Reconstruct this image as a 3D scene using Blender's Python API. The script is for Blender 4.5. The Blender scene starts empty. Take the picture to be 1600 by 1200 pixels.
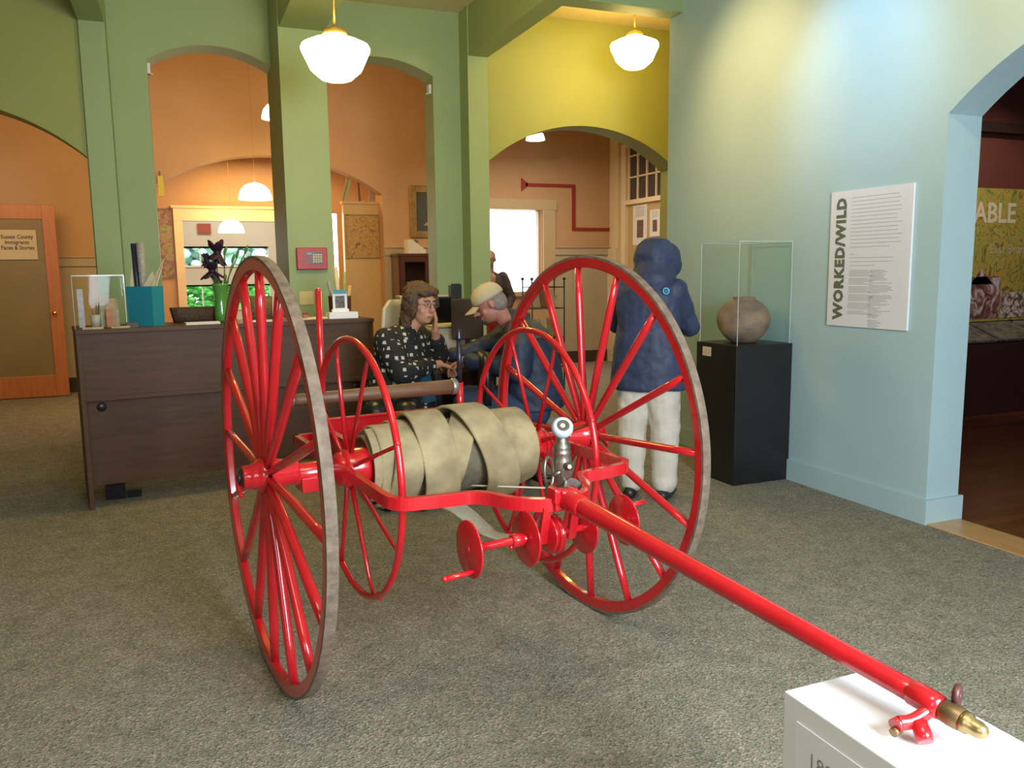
import bpy, bmesh, math, random
from mathutils import Vector, Matrix, Euler
random.seed(7)
PI = math.pi
scene = bpy.context.scene
C = scene.collection

# ---------------------------------------------------------------- camera
FPX, PITCH, ROLL, YAW = 1283.09, 0.13706, -0.01187, 0.38757
cy, sy, cp, sp = math.cos(YAW), math.sin(YAW), math.cos(PITCH), math.sin(PITCH)
fwd = Vector((sy*cp, cy*cp, -sp)); rgt = Vector((cy, -sy, 0)); upv = rgt.cross(fwd)
r2 = rgt*math.cos(ROLL) + upv*math.sin(ROLL); u2 = upv*math.cos(ROLL) - rgt*math.sin(ROLL)
cam_d = bpy.data.cameras.new('camera'); cam = bpy.data.objects.new('camera', cam_d); C.objects.link(cam)
cam.matrix_world = Matrix(((r2.x, u2.x, -fwd.x, 0), (r2.y, u2.y, -fwd.y, 0), (r2.z, u2.z, -fwd.z, 1.5), (0, 0, 0, 1)))
cam_d.sensor_width = 36; cam_d.lens = FPX/1600*36; cam_d.clip_start = .05
scene.camera = cam
scene.view_settings.view_transform = 'Standard'; scene.view_settings.look = 'None'
scene.view_settings.exposure = 0.2; scene.view_settings.gamma = 1; scene.view_settings.use_curve_mapping = False

# ---------------------------------------------------------------- world and lights
wd = bpy.data.worlds.new('world'); scene.world = wd; wd.use_nodes = True
bg = wd.node_tree.nodes['Background']; bg.inputs[0].default_value = (.75, .87, 1, 1); bg.inputs[1].default_value = 3.6

def area(name, loc, target, sx, sy_, power, col):
    l = bpy.data.lights.new(name, 'AREA'); l.shape = 'RECTANGLE'; l.size = sx; l.size_y = sy_; l.energy = power; l.color = col
    o = bpy.data.objects.new(name, l); C.objects.link(o); o.location = loc
    o.rotation_euler = (Vector(target)-Vector(loc)).to_track_quat('-Z', 'Y').to_euler(); return o
def spot(name, loc, target, power, col, ang, blend=.9, rad=.05):
    l = bpy.data.lights.new(name, 'SPOT'); l.energy = power; l.color = col; l.spot_size = math.radians(ang); l.spot_blend = blend; l.shadow_soft_size = rad
    o = bpy.data.objects.new(name, l); C.objects.link(o); o.location = loc
    o.rotation_euler = (Vector(target)-Vector(loc)).to_track_quat('-Z', 'Y').to_euler(); return o
WARM = (1, .62, .27); COOL = (.86, .93, 1)
area('assumed_daylight_left', (-1.5, -1.25, 1.95), (-.6, 3, .6), 1.3, 1.7, 36, COOL)  # assumed daylight from behind the camera, the front wall has no window
area('assumed_daylight_right', (1.5, -1.25, 1.75), (1.9, 3, .5), 1.3, 2.0, 300, (.76, .88, 1))  # stronger assumed daylight on the right, added without any door in the wall
area('overhead_fill_front', (.2, .6, 3.95), (.3, 1.2, 0), 1.4, 1.4, 55, (1, .90, .74))  # unseen overhead fill added to brighten the floor near the camera
spot('assumed_spot_cool', (2.75, 3.95, 3.5), (3.99, 4.02, 2.72), 82, (.60, .78, 1), 62, 1)  # assumed unseen spot for the cool patch high on the blue wall
spot('assumed_spot_warm', (2.75, 5.0, 3.5), (3.99, 5.0, 2.75), 100, (1, .64, .24), 78, 1)  # assumed warm spot towards the far corner
spot('assumed_spot_arch', (2.75, 2.75, 3.5), (3.99, 2.9, 2.9), 72, (1, .68, .28), 82, 1)  # another assumed spot, warms the wall above the right arch
area('back_room_fill_a', (1.2, 8.9, 3.1), (1.2, 12.0, 1.6), 2.4, .9, 46, WARM)  # added fill aimed at the far wall, no fixture here
area('back_room_fill_b', (5.0, 10.2, 3.1), (5.2, 10.4, 0), 1.8, 1.4, 38, (1, .86, .68))  # unseen fill added over the right back room
area('back_room_fill_c', (-2.0, 8.9, 3.1), (-2.0, 12.0, 1.6), 1.6, .9, 30, WARM)  # added fill that brightens the left back wall rather than the carpet
area('back_nook_fill', (1.3, 13.3, 3.3), (1.3, 13.4, 0), 1.6, 1.0, 75, (1, .66, .30))  # warm fill added to brighten the nook beside its dome lamp
area('porch_daylight', (1.2, 16.8, 2.2), (1.2, 14.6, 1.6), 2.6, 1.2, 60, (.9, .97, 1))
area('porch_overhead_fill', (1.2, 15.4, 3.9), (1.2, 15.9, 0), 1.6, .8, 60, (1, .95, .82))  # added fill that lifts the porch wall, no lamp hangs here
area('side_window_daylight', (5.3, 14.6, 1.9), (5.2, 12, 1.0), 1.0, 1.6, 25, (.95, .98, 1))
spot('gallery_fill_a', (7.2, 4.6, 3.5), (8.0, 6.2, 1.7), 120, (1, .80, .6), 70, .8)  # unseen spot added to brighten the mural
spot('gallery_fill_b', (6.4, 4.6, 3.5), (6.6, 3.6, 0), 26, (1, .72, .5), 90, .8)  # second added spot, lifts the gallery floor

# ---------------------------------------------------------------- materials
MAT = {}
def mat(name, col, rough=.5, metal=0, noise=0, nscale=20, col2=None, bump=0, bscale=None, spec=.5, emis=None, estr=0, trans=0, alpha=1, coat=0, stretch=None, contrast=None):
    if name in MAT: return MAT[name]
    m = bpy.data.materials.new(name); m.use_nodes = True; nt = m.node_tree; b = nt.nodes['Principled BSDF']
    b.inputs['Base Color'].default_value = (*col, 1); b.inputs['Roughness'].default_value = rough; b.inputs['Metallic'].default_value = metal
    b.inputs['Specular IOR Level'].default_value = spec
    if coat: b.inputs['Coat Weight'].default_value = coat; b.inputs['Coat Roughness'].default_value = .08
    if trans: b.inputs['Transmission Weight'].default_value = trans
    if alpha < 1: b.inputs['Alpha'].default_value = alpha
    if emis: b.inputs['Emission Color'].default_value = (*emis, 1); b.inputs['Emission Strength'].default_value = estr
    tc = nt.nodes.new('ShaderNodeTexCoord'); mp = nt.nodes.new('ShaderNodeMapping'); nt.links.new(tc.outputs['Object'], mp.inputs[0])
    if stretch: mp.inputs['Scale'].default_value = stretch
    n = nt.nodes.new('ShaderNodeTexNoise'); n.inputs['Scale'].default_value = nscale; n.inputs['Detail'].default_value = 4
    nt.links.new(mp.outputs[0], n.inputs['Vector'])
    c2 = col2 or tuple(c*(1-noise) for c in col)
    if noise or col2:
        r = nt.nodes.new('ShaderNodeValToRGB'); lo, hi = contrast or (.35, .65)
        r.color_ramp.elements[0].position = lo; r.color_ramp.elements[1].position = hi
        r.color_ramp.elements[0].color = (*c2, 1); r.color_ramp.elements[1].color = (*col, 1)
        nt.links.new(n.outputs['Fac'], r.inputs[0]); nt.links.new(r.outputs[0], b.inputs['Base Color'])
    if bump:
        bp = nt.nodes.new('ShaderNodeBump'); bp.inputs['Strength'].default_value = bump; bp.inputs['Distance'].default_value = .01
        if bscale:
            n2 = nt.nodes.new('ShaderNodeTexNoise'); n2.inputs['Scale'].default_value = bscale; nt.links.new(mp.outputs[0], n2.inputs['Vector'])
            nt.links.new(n2.outputs['Fac'], bp.inputs['Height'])
        else: nt.links.new(n.outputs['Fac'], bp.inputs['Height'])
        nt.links.new(bp.outputs[0], b.inputs['Normal'])
    MAT[name] = m; return m

def carpet_mat():
    m = bpy.data.materials.new('carpet'); m.use_nodes = True; nt = m.node_tree; b = nt.nodes['Principled BSDF']
    b.inputs['Roughness'].default_value = .95; b.inputs['Specular IOR Level'].default_value = .1
    tc = nt.nodes.new('ShaderNodeTexCoord')
    v = nt.nodes.new('ShaderNodeTexVoronoi'); v.inputs['Scale'].default_value = 135; nt.links.new(tc.outputs['Object'], v.inputs['Vector'])
    r = nt.nodes.new('ShaderNodeValToRGB'); r.color_ramp.interpolation = 'LINEAR'
    cols = [(.0, (.108, .103, .08)), (.3, (.178, .165, .125)), (.5, (.215, .20, .155)), (.7, (.155, .17, .14)), (.85, (.27, .20, .155)), (1, (.30, .285, .225))]
    r.color_ramp.elements[0].color = (*cols[0][1], 1); r.color_ramp.elements[1].color = (*cols[-1][1], 1)
    for p_, c_ in cols[1:-1]: e = r.color_ramp.elements.new(p_); e.color = (*c_, 1)
    sx = nt.nodes.new('ShaderNodeSeparateColor'); nt.links.new(v.outputs['Color'], sx.inputs[0]); nt.links.new(sx.outputs[0], r.inputs[0])
    n = nt.nodes.new('ShaderNodeTexNoise'); n.inputs['Scale'].default_value = 9; n.inputs['Detail'].default_value = 6; nt.links.new(tc.outputs['Object'], n.inputs['Vector'])
    mr = nt.nodes.new('ShaderNodeMapRange'); mr.inputs[1].default_value = .3; mr.inputs[2].default_value = .7; mr.inputs[3].default_value = 1.15; mr.inputs[4].default_value = 1.5
    nt.links.new(n.outputs['Fac'], mr.inputs[0])
    mx = nt.nodes.new('ShaderNodeMix'); mx.data_type = 'RGBA'; mx.blend_type = 'MULTIPLY'; mx.inputs[0].default_value = 1
    nt.links.new(r.outputs[0], mx.inputs[6]); nt.links.new(mr.outputs[0], mx.inputs[7]); nt.links.new(mx.outputs[2], b.inputs['Base Color'])
    bp = nt.nodes.new('ShaderNodeBump'); bp.inputs['Strength'].default_value = .6; bp.inputs['Distance'].default_value = .006
    nt.links.new(v.outputs['Distance'], bp.inputs['Height']); nt.links.new(bp.outputs[0], b.inputs['Normal'])
    return m
def wave_wood(name, c1, c2, rough=.45, scale=(1, 1, 8), plank=None, coat=0):
    m = bpy.data.materials.new(name); m.use_nodes = True; nt = m.node_tree; b = nt.nodes['Principled BSDF']; b.inputs['Roughness'].default_value = rough
    if coat: b.inputs['Coat Weight'].default_value = coat; b.inputs['Coat Roughness'].default_value = .15
    tc = nt.nodes.new('ShaderNodeTexCoord'); mp = nt.nodes.new('ShaderNodeMapping'); mp.inputs['Scale'].default_value = scale; nt.links.new(tc.outputs['Object'], mp.inputs[0])
    n = nt.nodes.new('ShaderNodeTexNoise'); n.inputs['Scale'].default_value = 3; n.inputs['Detail'].default_value = 8; n.inputs['Roughness'].default_value = .65; nt.links.new(mp.outputs[0], n.inputs['Vector'])
    r = nt.nodes.new('ShaderNodeValToRGB'); r.color_ramp.elements[0].position = .3; r.color_ramp.elements[1].position = .7
    r.color_ramp.elements[0].color = (*c1, 1); r.color_ramp.elements[1].color = (*c2, 1)
    nt.links.new(n.outputs['Fac'], r.inputs[0]); out = r.outputs[0]
    if plank:
        br = nt.nodes.new('ShaderNodeTexBrick'); br.inputs['Color1'].default_value = (.75, .75, .75, 1); br.inputs['Color2'].default_value = (1.25, 1.2, 1.15, 1); br.inputs['Mortar'].default_value = (.35, .3, .3, 1)
        br.inputs['Scale'].default_value = 1; br.inputs['Mortar Size'].default_value = .002; br.inputs['Brick Width'].default_value = plank[0]; br.inputs['Row Height'].default_value = plank[1]
        nt.links.new(tc.outputs['Object'], br.inputs['Vector'])
        mx = nt.nodes.new('ShaderNodeMix'); mx.data_type = 'RGBA'; mx.blend_type = 'MULTIPLY'; mx.inputs[0].default_value = 1
        nt.links.new(out, mx.inputs[6]); nt.links.new(br.outputs[0], mx.inputs[7]); out = mx.outputs[2]
    nt.links.new(out, b.inputs['Base Color']); MAT[name] = m; return m

M_TEAL = mat('teal_paint', (.33, .43, .195), .55, noise=.06, nscale=1.5, bump=.05, bscale=60)
M_BLUE = mat('blue_paint', (.44, .60, .63), .5, noise=.05, nscale=1.5, bump=.05, bscale=60)
M_LIME = mat('lime_paint', (.345, .375, .10), .55, noise=.06, nscale=1.5, bump=.05, bscale=60)
M_TAN = mat('tan_paint', (.54, .32, .155), .6, noise=.08, nscale=2, bump=.05, bscale=60)
M_TAUPE = mat('taupe_paint', (.42, .34, .25), .6, noise=.08, nscale=2)
M_WAIN = mat('wainscot_paint', (.46, .37, .24), .5, noise=.05, nscale=3)
M_CEIL = mat('ceiling_paint', (.72, .62, .36), .7, noise=.03, nscale=2)
M_CREAM = mat('cream_trim', (.78, .62, .38), .45, noise=.05, nscale=4)
M_CARPET = carpet_mat()
M_RED = mat('red_enamel', (.62, .012, .020), .22, noise=.18, nscale=6, coat=.5, bump=.04, bscale=45)
M_TIRE = mat('steel_tire', (.24, .172, .122), .65, .0, noise=.4, nscale=30, bump=.25, bscale=90)
M_BRASS = mat('old_brass', (.34, .22, .10), .42, .8, noise=.35, nscale=25)
M_BRONZE = mat('weathered_bronze', (.33, .29, .23), .35, .85, noise=.3, nscale=30)
M_STEEL = mat('grey_steel', (.52, .53, .50), .35, .8, noise=.2, nscale=30)
M_HOSE = mat('canvas_hose', (.42, .33, .18), .85, noise=.42, nscale=9, bump=.25, bscale=220)
M_HOSEE = mat('canvas_edge', (.19, .165, .11), .9, noise=.3, nscale=30)
M_WHITE = mat('white_paint', (.82, .82, .84), .45, noise=.02, nscale=5)
M_BLACK = mat('black_satin', (.012, .012, .013), .35, noise=.3, nscale=8)
M_BLKPL = mat('black_plastic', (.015, .015, .017), .3)
M_DWOOD = wave_wood('brown_laminate', (.066, .027, .011), (.108, .046, .020), .6, (1.2, 12, 12))
M_OWOOD = wave_wood('orange_fir', (.42, .13, .03), (.58, .20, .05), .35, (10, 10, 1.2), coat=.3)
M_RWOOD = wave_wood('dark_cherry', (.06, .018, .012), (.11, .035, .02), .35, (10, 10, 1.5), coat=.3)
M_ROLLER = wave_wood('roller_wood', (.11, .05, .025), (.20, .10, .05), .5, (1.5, 14, 14))
M_FLOORW = wave_wood('redwood_floor', (.10, .025, .010), (.20, .055, .02), .3, (1, 9, 1), plank=(1.8, .085), coat=.3)
M_THRESH = wave_wood('oak_threshold', (.50, .27, .10), (.68, .40, .17), .35, (9, 1, 1), coat=.2)
M_DARKRED = mat('gallery_wall_paint', (.12, .035, .025), .6, noise=.1, nscale=3)
M_SKIN = mat('skin', (.62, .30, .19), .5, noise=.12, nscale=14)
M_SKINM = mat('ruddy_skin', (.52, .21, .15), .5, noise=.15, nscale=14)
M_HAIR = mat('brown_hair', (.13, .065, .034), .6, noise=.5, nscale=30, stretch=(3, 3, 1), bump=.6, bscale=60)
M_GREY = mat('grey_hair', (.30, .24, .20), .7, noise=.3, nscale=60)
M_NAVY = mat('navy_shell', (.036, .050, .112), .6, noise=.3, nscale=5, bump=.3, bscale=9)
M_NAVY2 = mat('navy_jacket', (.022, .035, .075), .6, noise=.35, nscale=5, bump=.35, bscale=10)
M_CHAR = mat('charcoal_jacket', (.06, .062, .058), .7, noise=.3, nscale=9, bump=.3, bscale=12)
M_KHAKI = mat('pale_khaki', (.70, .63, .53), .8, noise=.15, nscale=6, bump=.3, bscale=14)
M_JEAN = mat('blue_denim', (.03, .055, .12), .8, noise=.3, nscale=40)
M_CAP = mat('tan_cap', (.62, .50, .30), .8, noise=.12, nscale=8)
M_SHOE = mat('black_shoe', (.02, .017, .017), .4)
M_PAPER = mat('white_paper', (.72, .69, .62), .7, noise=.04, nscale=6)
M_CARDP = mat('cream_card', (.70, .58, .38), .7, noise=.08, nscale=6)
M_GLASS = None
def glass(name, tint=(1, 1, 1), a=.12, rough=.02):
    # clear sheet: mostly transparent with a fresnel reflection
    m = bpy.data.materials.new(name); m.use_nodes = True; nt = m.node_tree; nt.nodes.clear()
    o = nt.nodes.new('ShaderNodeOutputMaterial'); t = nt.nodes.new('ShaderNodeBsdfTransparent'); t.inputs[0].default_value = (*tint, 1)
    g = nt.nodes.new('ShaderNodeBsdfGlossy'); g.inputs['Roughness'].default_value = rough
    f = nt.nodes.new('ShaderNodeLayerWeight'); f.inputs[0].default_value = .12
    ad = nt.nodes.new('ShaderNodeMath'); ad.operation = 'MULTIPLY_ADD'; ad.inputs[1].default_value = .55; ad.inputs[2].default_value = a*.02; nt.links.new(f.outputs['Fresnel'], ad.inputs[0])
    ad.use_clamp = True
    # facing term only, so both sides of the thin sheet behave alike
    nt.links.new(f.outputs['Facing'], ad.inputs[0])
    pw = nt.nodes.new('ShaderNodeMath'); pw.operation = 'POWER'; pw.inputs[1].default_value = 4; nt.links.new(f.outputs['Facing'], pw.inputs[0]); nt.links.new(pw.outputs[0], ad.inputs[0])
    mx = nt.nodes.new('ShaderNodeMixShader'); nt.links.new(ad.outputs[0], mx.inputs[0]); nt.links.new(t.outputs[0], mx.inputs[1]); nt.links.new(g.outputs[0], mx.inputs[2]); nt.links.new(mx.outputs[0], o.inputs[0])
    MAT[name] = m; return m
M_GLASS = glass('clear_acrylic', (.96, .98, .97), .15)
M_EDGE = mat('acrylic_edge', (.75, .85, .82), .1, alpha=.45)
def emat(name, col, s): return mat(name, col, .4, emis=col, estr=s)

# ---------------------------------------------------------------- mesh helpers
class MB:
    def __init__(s): s.v = []; s.f = []; s.m = []; s.sm = []
    def add(s, vs, fs, mi=0, smooth=False):
        b = len(s.v); s.v += [tuple(x) for x in vs]
        for f in fs: s.f.append([b+i for i in f]); s.m.append(mi); s.sm.append(smooth)
        return s
    def box(s, a, b, mi=0, M=None):
        x0, y0, z0 = a; x1, y1, z1 = b
        vs = [Vector(q) for q in ((x0,y0,z0),(x1,y0,z0),(x1,y1,z0),(x0,y1,z0),(x0,y0,z1),(x1,y0,z1),(x1,y1,z1),(x0,y1,z1))]
        if M: vs = [M @ q for q in vs]
        return s.add(vs, [(0,3,2,1),(4,5,6,7),(0,1,5,4),(1,2,6,5),(2,3,7,6),(3,0,4,7)], mi)
    def tube(s, pts, rad, n=12, mi=0, cap=True, closed=False, flat=None):
        pts = [Vector(q) for q in pts]; N = len(pts); rad = [rad]*N if not hasattr(rad, '__len__') else rad
        vs = []; prev = None
        for i, q in enumerate(pts):
            if closed: t = pts[(i+1) % N]-pts[i-1]
            else: t = pts[min(i+1, N-1)]-pts[max(i-1, 0)]
            t.normalize()
            if prev is None:
                ref = Vector((0, 0, 1)) if abs(t.z) < .9 else Vector((1, 0, 0)); a = ref.cross(t).normalized()
            else: a = (prev - t*prev.dot(t)).normalized()
            prev = a; b = t.cross(a)
            for k in range(n):
                th = 2*PI*k/n
                vs.append(q + (a*math.cos(th)*(flat or 1) + b*math.sin(th))*rad[i])
        fs = []
        for i in range(N if closed else N-1):
            j = (i+1) % N
            for k in range(n): k2 = (k+1) % n; fs.append((i*n+k, i*n+k2, j*n+k2, j*n+k))
        s.add(vs, fs, mi, True)
        if cap and not closed: b0 = len(s.v)-N*n; s.f.append([b0+k for k in range(n)][::-1]); s.f.append([b0+(N-1)*n+k for k in range(n)]); s.m += [mi, mi]; s.sm += [False, False]
        return s
    def lathe(s, prof, origin=(0, 0, 0), axis=(0, 0, 1), n=24, mi=0, smooth=True, x=None):
        # prof: list of (r, h)
        ax = Vector(axis).normalized(); ref = Vector(x) if x else (Vector((1, 0, 0)) if abs(ax.x) < .9 else Vector((0, 1, 0)))
        a = (ref-ax*ref.dot(ax)).normalized(); b = ax.cross(a); o = Vector(origin); vs = []
        for r, h in prof:
            for k in range(n): th = 2*PI*k/n; vs.append(o+ax*h+(a*math.cos(th)+b*math.sin(th))*r)
        fs = []
        for i in range(len(prof)-1):
            for k in range(n): k2 = (k+1) % n; fs.append((i*n+k, i*n+k2, (i+1)*n+k2, (i+1)*n+k))
        s.add(vs, fs, mi, smooth); b0 = len(s.v)-len(prof)*n
        if prof[0][0] > 1e-5: s.f.append([b0+k for k in range(n)][::-1]); s.m.append(mi); s.sm.append(False)
        if prof[-1][0] > 1e-5: s.f.append([b0+(len(prof)-1)*n+k for k in range(n)]); s.m.append(mi); s.sm.append(False)
        return s
    def ell(s, c, r, n=16, m=10, mi=0, M=None):
        vs = []; c = Vector(c)
        for i in range(m+1):
            ph = PI*i/m
            for k in range(n):
                th = 2*PI*k/n; q = Vector((r[0]*math.sin(ph)*math.cos(th), r[1]*math.sin(ph)*math.sin(th), -r[2]*math.cos(ph)))
                if M: q = M @ q
                vs.append(c+q)
        fs = [(i*n+k, i*n+(k+1) % n, (i+1)*n+(k+1) % n, (i+1)*n+k) for i in range(m) for k in range(n)]
        return s.add(vs, fs, mi, True)
    def sweep(s, pts, w, h, closed=False, mi=0, up=(0, 0, 1)):
        # rectangular bar: w across, h along up
        pts = [Vector(q) for q in pts]; N = len(pts); U = Vector(up); vs = []
        for i, q in enumerate(pts):
            t = (pts[(i+1) % N]-pts[i-1]) if closed else (pts[min(i+1, N-1)]-pts[max(i-1, 0)])
            t.normalize(); a = U.cross(t).normalized(); b = t.cross(a)
            for sa, sb in ((-1, -1), (1, -1), (1, 1), (-1, 1)): vs.append(q+a*sa*w/2+b*sb*h/2)
        fs = []
        for i in range(N if closed else N-1):
            j = (i+1) % N
            for k in range(4): k2 = (k+1) % 4; fs.append((i*4+k, i*4+k2, j*4+k2, j*4+k))
        if not closed: fs += [(3, 2, 1, 0), ((N-1)*4, (N-1)*4+1, (N-1)*4+2, (N-1)*4+3)]
        return s.add(vs, fs, mi)
    def prism(s, poly, z0, z1, plane='xy', mi=0):
        def P(u, v, w): return {'xy': (u, v, w), 'xz': (u, w, v), 'yz': (w, u, v)}[plane]
        n = len(poly); vs = [P(u, v, z0) for u, v in poly]+[P(u, v, z1) for u, v in poly]
        return s.add(vs, [tuple(range(n))[::-1], tuple(range(n, 2*n))]+[(i, (i+1) % n, n+(i+1) % n, n+i) for i in range(n)], mi)
    def build(s, name, mats, parent=None, bevel=0, seg=2, M=None):
        me = bpy.data.meshes.new(name); vs = s.v if M is None else [tuple(M @ Vector(q)) for q in s.v]
        me.from_pydata(vs, [], s.f)
        for mm in (mats if isinstance(mats, (list, tuple)) else [mats]): me.materials.append(mm)
        for p_, mi, sm in zip(me.polygons, s.m, s.sm): p_.material_index = mi; p_.use_smooth = sm
        bm = bmesh.new(); bm.from_mesh(me); bmesh.ops.recalc_face_normals(bm, faces=bm.faces); bm.to_mesh(me); bm.free()
        o = bpy.data.objects.new(name, me); C.objects.link(o)
        if parent: o.parent = parent
        if bevel:
            md = o.modifiers.new('bevel', 'BEVEL'); md.width = bevel; md.segments = seg; md.limit_method = 'ANGLE'; md.angle_limit = .7
        return o
def thing(name, label, cat, loc=(0, 0, 0), rz=0, group=None):
    o = bpy.data.objects.new(name, None); C.objects.link(o); o.location = loc; o.rotation_euler = (0, 0, rz); o.empty_display_size = .1
    return tag(o, label, cat, group)
def tag(o, label, cat, group=None, kind=None):
    o['label'] = label; o['category'] = cat
    if group: o['group'] = group
    if kind: o['kind'] = kind
    return o
def struct(o, label=None):
    o['kind'] = 'structure'
    if label: o['label'] = label
    return o
def copy_tree(o, parent=None):
    c = o.copy(); C.objects.link(c); c.parent = parent
    for ch in [x for x in list(bpy.data.objects) if x.parent == o]: copy_tree(ch, c)
    return c
_dg = bpy.context.evaluated_depsgraph_get
def text_mesh(txt, size, name, m, parent=None, M=Matrix(), bold=0, depth=.001, xs=1, align='LEFT', sp=1.0):
    cu = bpy.data.curves.new(name, 'FONT'); cu.body = txt; cu.size = size; cu.offset = bold; cu.extrude = depth; cu.align_x = align; cu.resolution_u = 2; cu.space_character = sp
    to = bpy.data.objects.new(name, cu); C.objects.link(to); bpy.context.view_layer.update()
    me = bpy.data.meshes.new_from_object(to.evaluated_get(_dg())); bpy.data.objects.remove(to)
    me.transform(M @ Matrix.Diagonal((xs, 1, 1, 1))); me.materials.clear(); me.materials.append(m)
    o = bpy.data.objects.new(name, me); C.objects.link(o)
    if parent: o.parent = parent
    return o
def bake(o):
    bpy.context.view_layer.update()
    me = bpy.data.meshes.new_from_object(o.evaluated_get(_dg())); o.modifiers.clear(); o.data = me
    for p_ in me.polygons: p_.use_smooth = True
    return o
def blob(name, caps, ells, m, parent=None, vox=.008, smooth=6, disp=0):
    """one continuous skin grown over tapered limbs and ellipsoids"""
    b = MB()
    for c in caps:
        p0, p1, ra, rb = c[:4]; p0, p1 = Vector(p0), Vector(p1); fl = c[4] if len(c) > 4 else None
        b.tube([p0, p1], [ra, rb], 14, flat=fl); b.ell(p0, (ra,)*3, 12, 8); b.ell(p1, (rb,)*3, 12, 8)
    for e in ells: b.ell(e[0], e[1], 18, 12, M=(e[2] if len(e) > 2 else None))
    o = b.build(name, m, parent)
    r = o.modifiers.new('remesh', 'REMESH'); r.mode = 'VOXEL'; r.voxel_size = vox
    if smooth: sm = o.modifiers.new('smooth', 'SMOOTH'); sm.factor = .5; sm.iterations = smooth
    if disp:
        tx = bpy.data.textures.new(name+'_folds', 'CLOUDS'); tx.noise_scale = .09
        d = o.modifiers.new('folds', 'DISPLACE'); d.texture = tx; d.strength = disp; d.mid_level = .5
    return bake(o)
def capchain(pts, rs): return [(pts[i], pts[i+1], rs[i], rs[i+1]) for i in range(len(pts)-1)]
def hand(palm, dirv, nrm, thumb_side, curl=.5, s=1.0, cap=None):
    """caps for a palm, four unequal bent fingers and a thumb. palm: wrist point, dirv: towards fingers, nrm: palm facing direction"""
    d = Vector(dirv).normalized(); n = Vector(nrm); n = (n-d*n.dot(d)).normalized(); w = d.cross(n)*thumb_side
    P = Vector(palm); out = []
    for k, off in enumerate((-.03, -.010, .010, .030)):
        a = P+w*off*s*.6; b = P+d*.085*s+w*off*s
        out.append((a, b, .014*s, .0125*s))
        L = (.062, .075, .079, .070)[k]*s; c1 = curl*(.7+.12*k)
        q1 = b+(d*math.cos(c1)+n*math.sin(c1))*L*.45; q2 = q1+(d*math.cos(c1*1.9)+n*math.sin(c1*1.9))*L*.33; q3 = q2+(d*math.cos(c1*2.6)+n*math.sin(c1*2.6))*L*.25
        out += capchain([b, q1, q2, q3], [.0098*s, .0090*s, .0082*s, .0072*s])
    t0 = P+d*.025*s+w*.028*s; t1 = t0+(d*.6+w*.7+n*.25).normalized()*.042*s; t2 = t1+(d*.9+w*.25+n*.4).normalized()*.032*s
    out += capchain([P+d*.012*s, t0, t1, t2], [.016*s, .014*s, .0112*s, .009*s])
    return out

# ================================================================ THE SETTING
ZC = 4.03
ZB = 4.9   # ceiling height of the back rooms
def arc(c, half, spring, rise, n=28):
    R = (half*half+rise*rise)/(2*rise); zc = spring+rise-R; a = math.asin(half/R)
    return [(c+R*math.sin(t), zc+R*math.cos(t)) for t in [(-a+2*a*i/n) for i in range(n+1)]]
def wall_with_openings(name, plane, lo, hi, w0, w1, ops, m, z1=ZC):
    """ops: list of (a, b, z0, spring, rise); one prism per bay so that every opening is real"""
    b = MB(); ops = sorted(ops); cur = lo
    for a, c, z0, sprg, rise in ops:
        if a > cur: b.prism([(cur, 0), (a, 0), (a, z1), (cur, z1)], w0, w1, plane)
        if z0 > 0: b.prism([(a, 0), (c, 0), (c, z0), (a, z0)], w0, w1, plane)
        top = arc((a+c)/2, (c-a)/2, sprg, rise) if rise else [(a, sprg), (c, sprg)]
        for (u0, v0), (u1, v1) in zip(top[:-1], top[1:]): b.prism([(u0, v0), (u1, v1), (u1, z1), (u0, z1)], w0, w1, plane)
        cur = c
    if hi > cur: b.prism([(cur, 0), (hi, 0), (hi, z1), (cur, z1)], w0, w1, plane)
    me = b.build(name, m); bm = bmesh.new(); bm.from_mesh(me.data); bmesh.ops.remove_doubles(bm, verts=bm.verts, dist=1e-5)
    # drop the walls shared by neighbouring bays
    seen = {}
    for f in bm.faces: seen.setdefault(tuple(sorted(v.index for v in f.verts)), []).append(f)
    kill = [f for fs in seen.values() if len(fs) > 1 for f in fs]
    if kill: bmesh.ops.delete(bm, geom=kill, context='FACES')
    bmesh.ops.recalc_face_normals(bm, faces=bm.faces); bm.to_mesh(me.data); bm.free()
    return struct(me)
struct(MB().prism([(-6, -1.4), (3.99, -1.4), (3.99, 6.18), (4.3, 6.3), (6.9, 6.3), (6.9, 12.25), (3.3, 12.25), (3.3, 17.1), (-.9, 17.1), (-.9, 12.25), (-6, 12.25)], -.05, 0).build('floor', M_CARPET), 'grey green flecked carpet floor')
struct(MB().box((4.25, -1.4, -.05), (10.2, 6.2, .002)).build('floor', M_FLOORW), 'dark red hardwood floor of the side gallery')
struct(MB().box((3.985, 1.2, -.05), (4.25, 3.4, .006)).build('trim_9', M_THRESH, bevel=.003), 'light oak threshold strip under the right arch')
struct(MB().prism([(-6, -1.4), (10.2, -1.4), (10.2, 6.3), (6.9, 6.3), (6.9, 8.2), (-6, 8.2)], ZC, ZC+.1).build('ceiling', M_CEIL))
struct(MB().box((-6, 8.1, ZB), (6.9, 12.25, ZB+.1)).build('ceiling', M_TAN), 'high ceiling of the back room')
struct(MB().box((-6, 8.1, ZC+.1), (6.9, 8.2, ZB)).build('wall_backupper', M_TAN))
struct(MB().box((-.9, 12.25, ZC), (3.3, 17.1, ZC+.1)).build('ceiling', M_TAN), 'ceiling of the far nook')
wall_with_openings('wall_right', 'yz', -1.4, 6.18, 3.99, 4.25, [(1.2, 3.4, 0, 2.324, .41)], M_BLUE)
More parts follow.
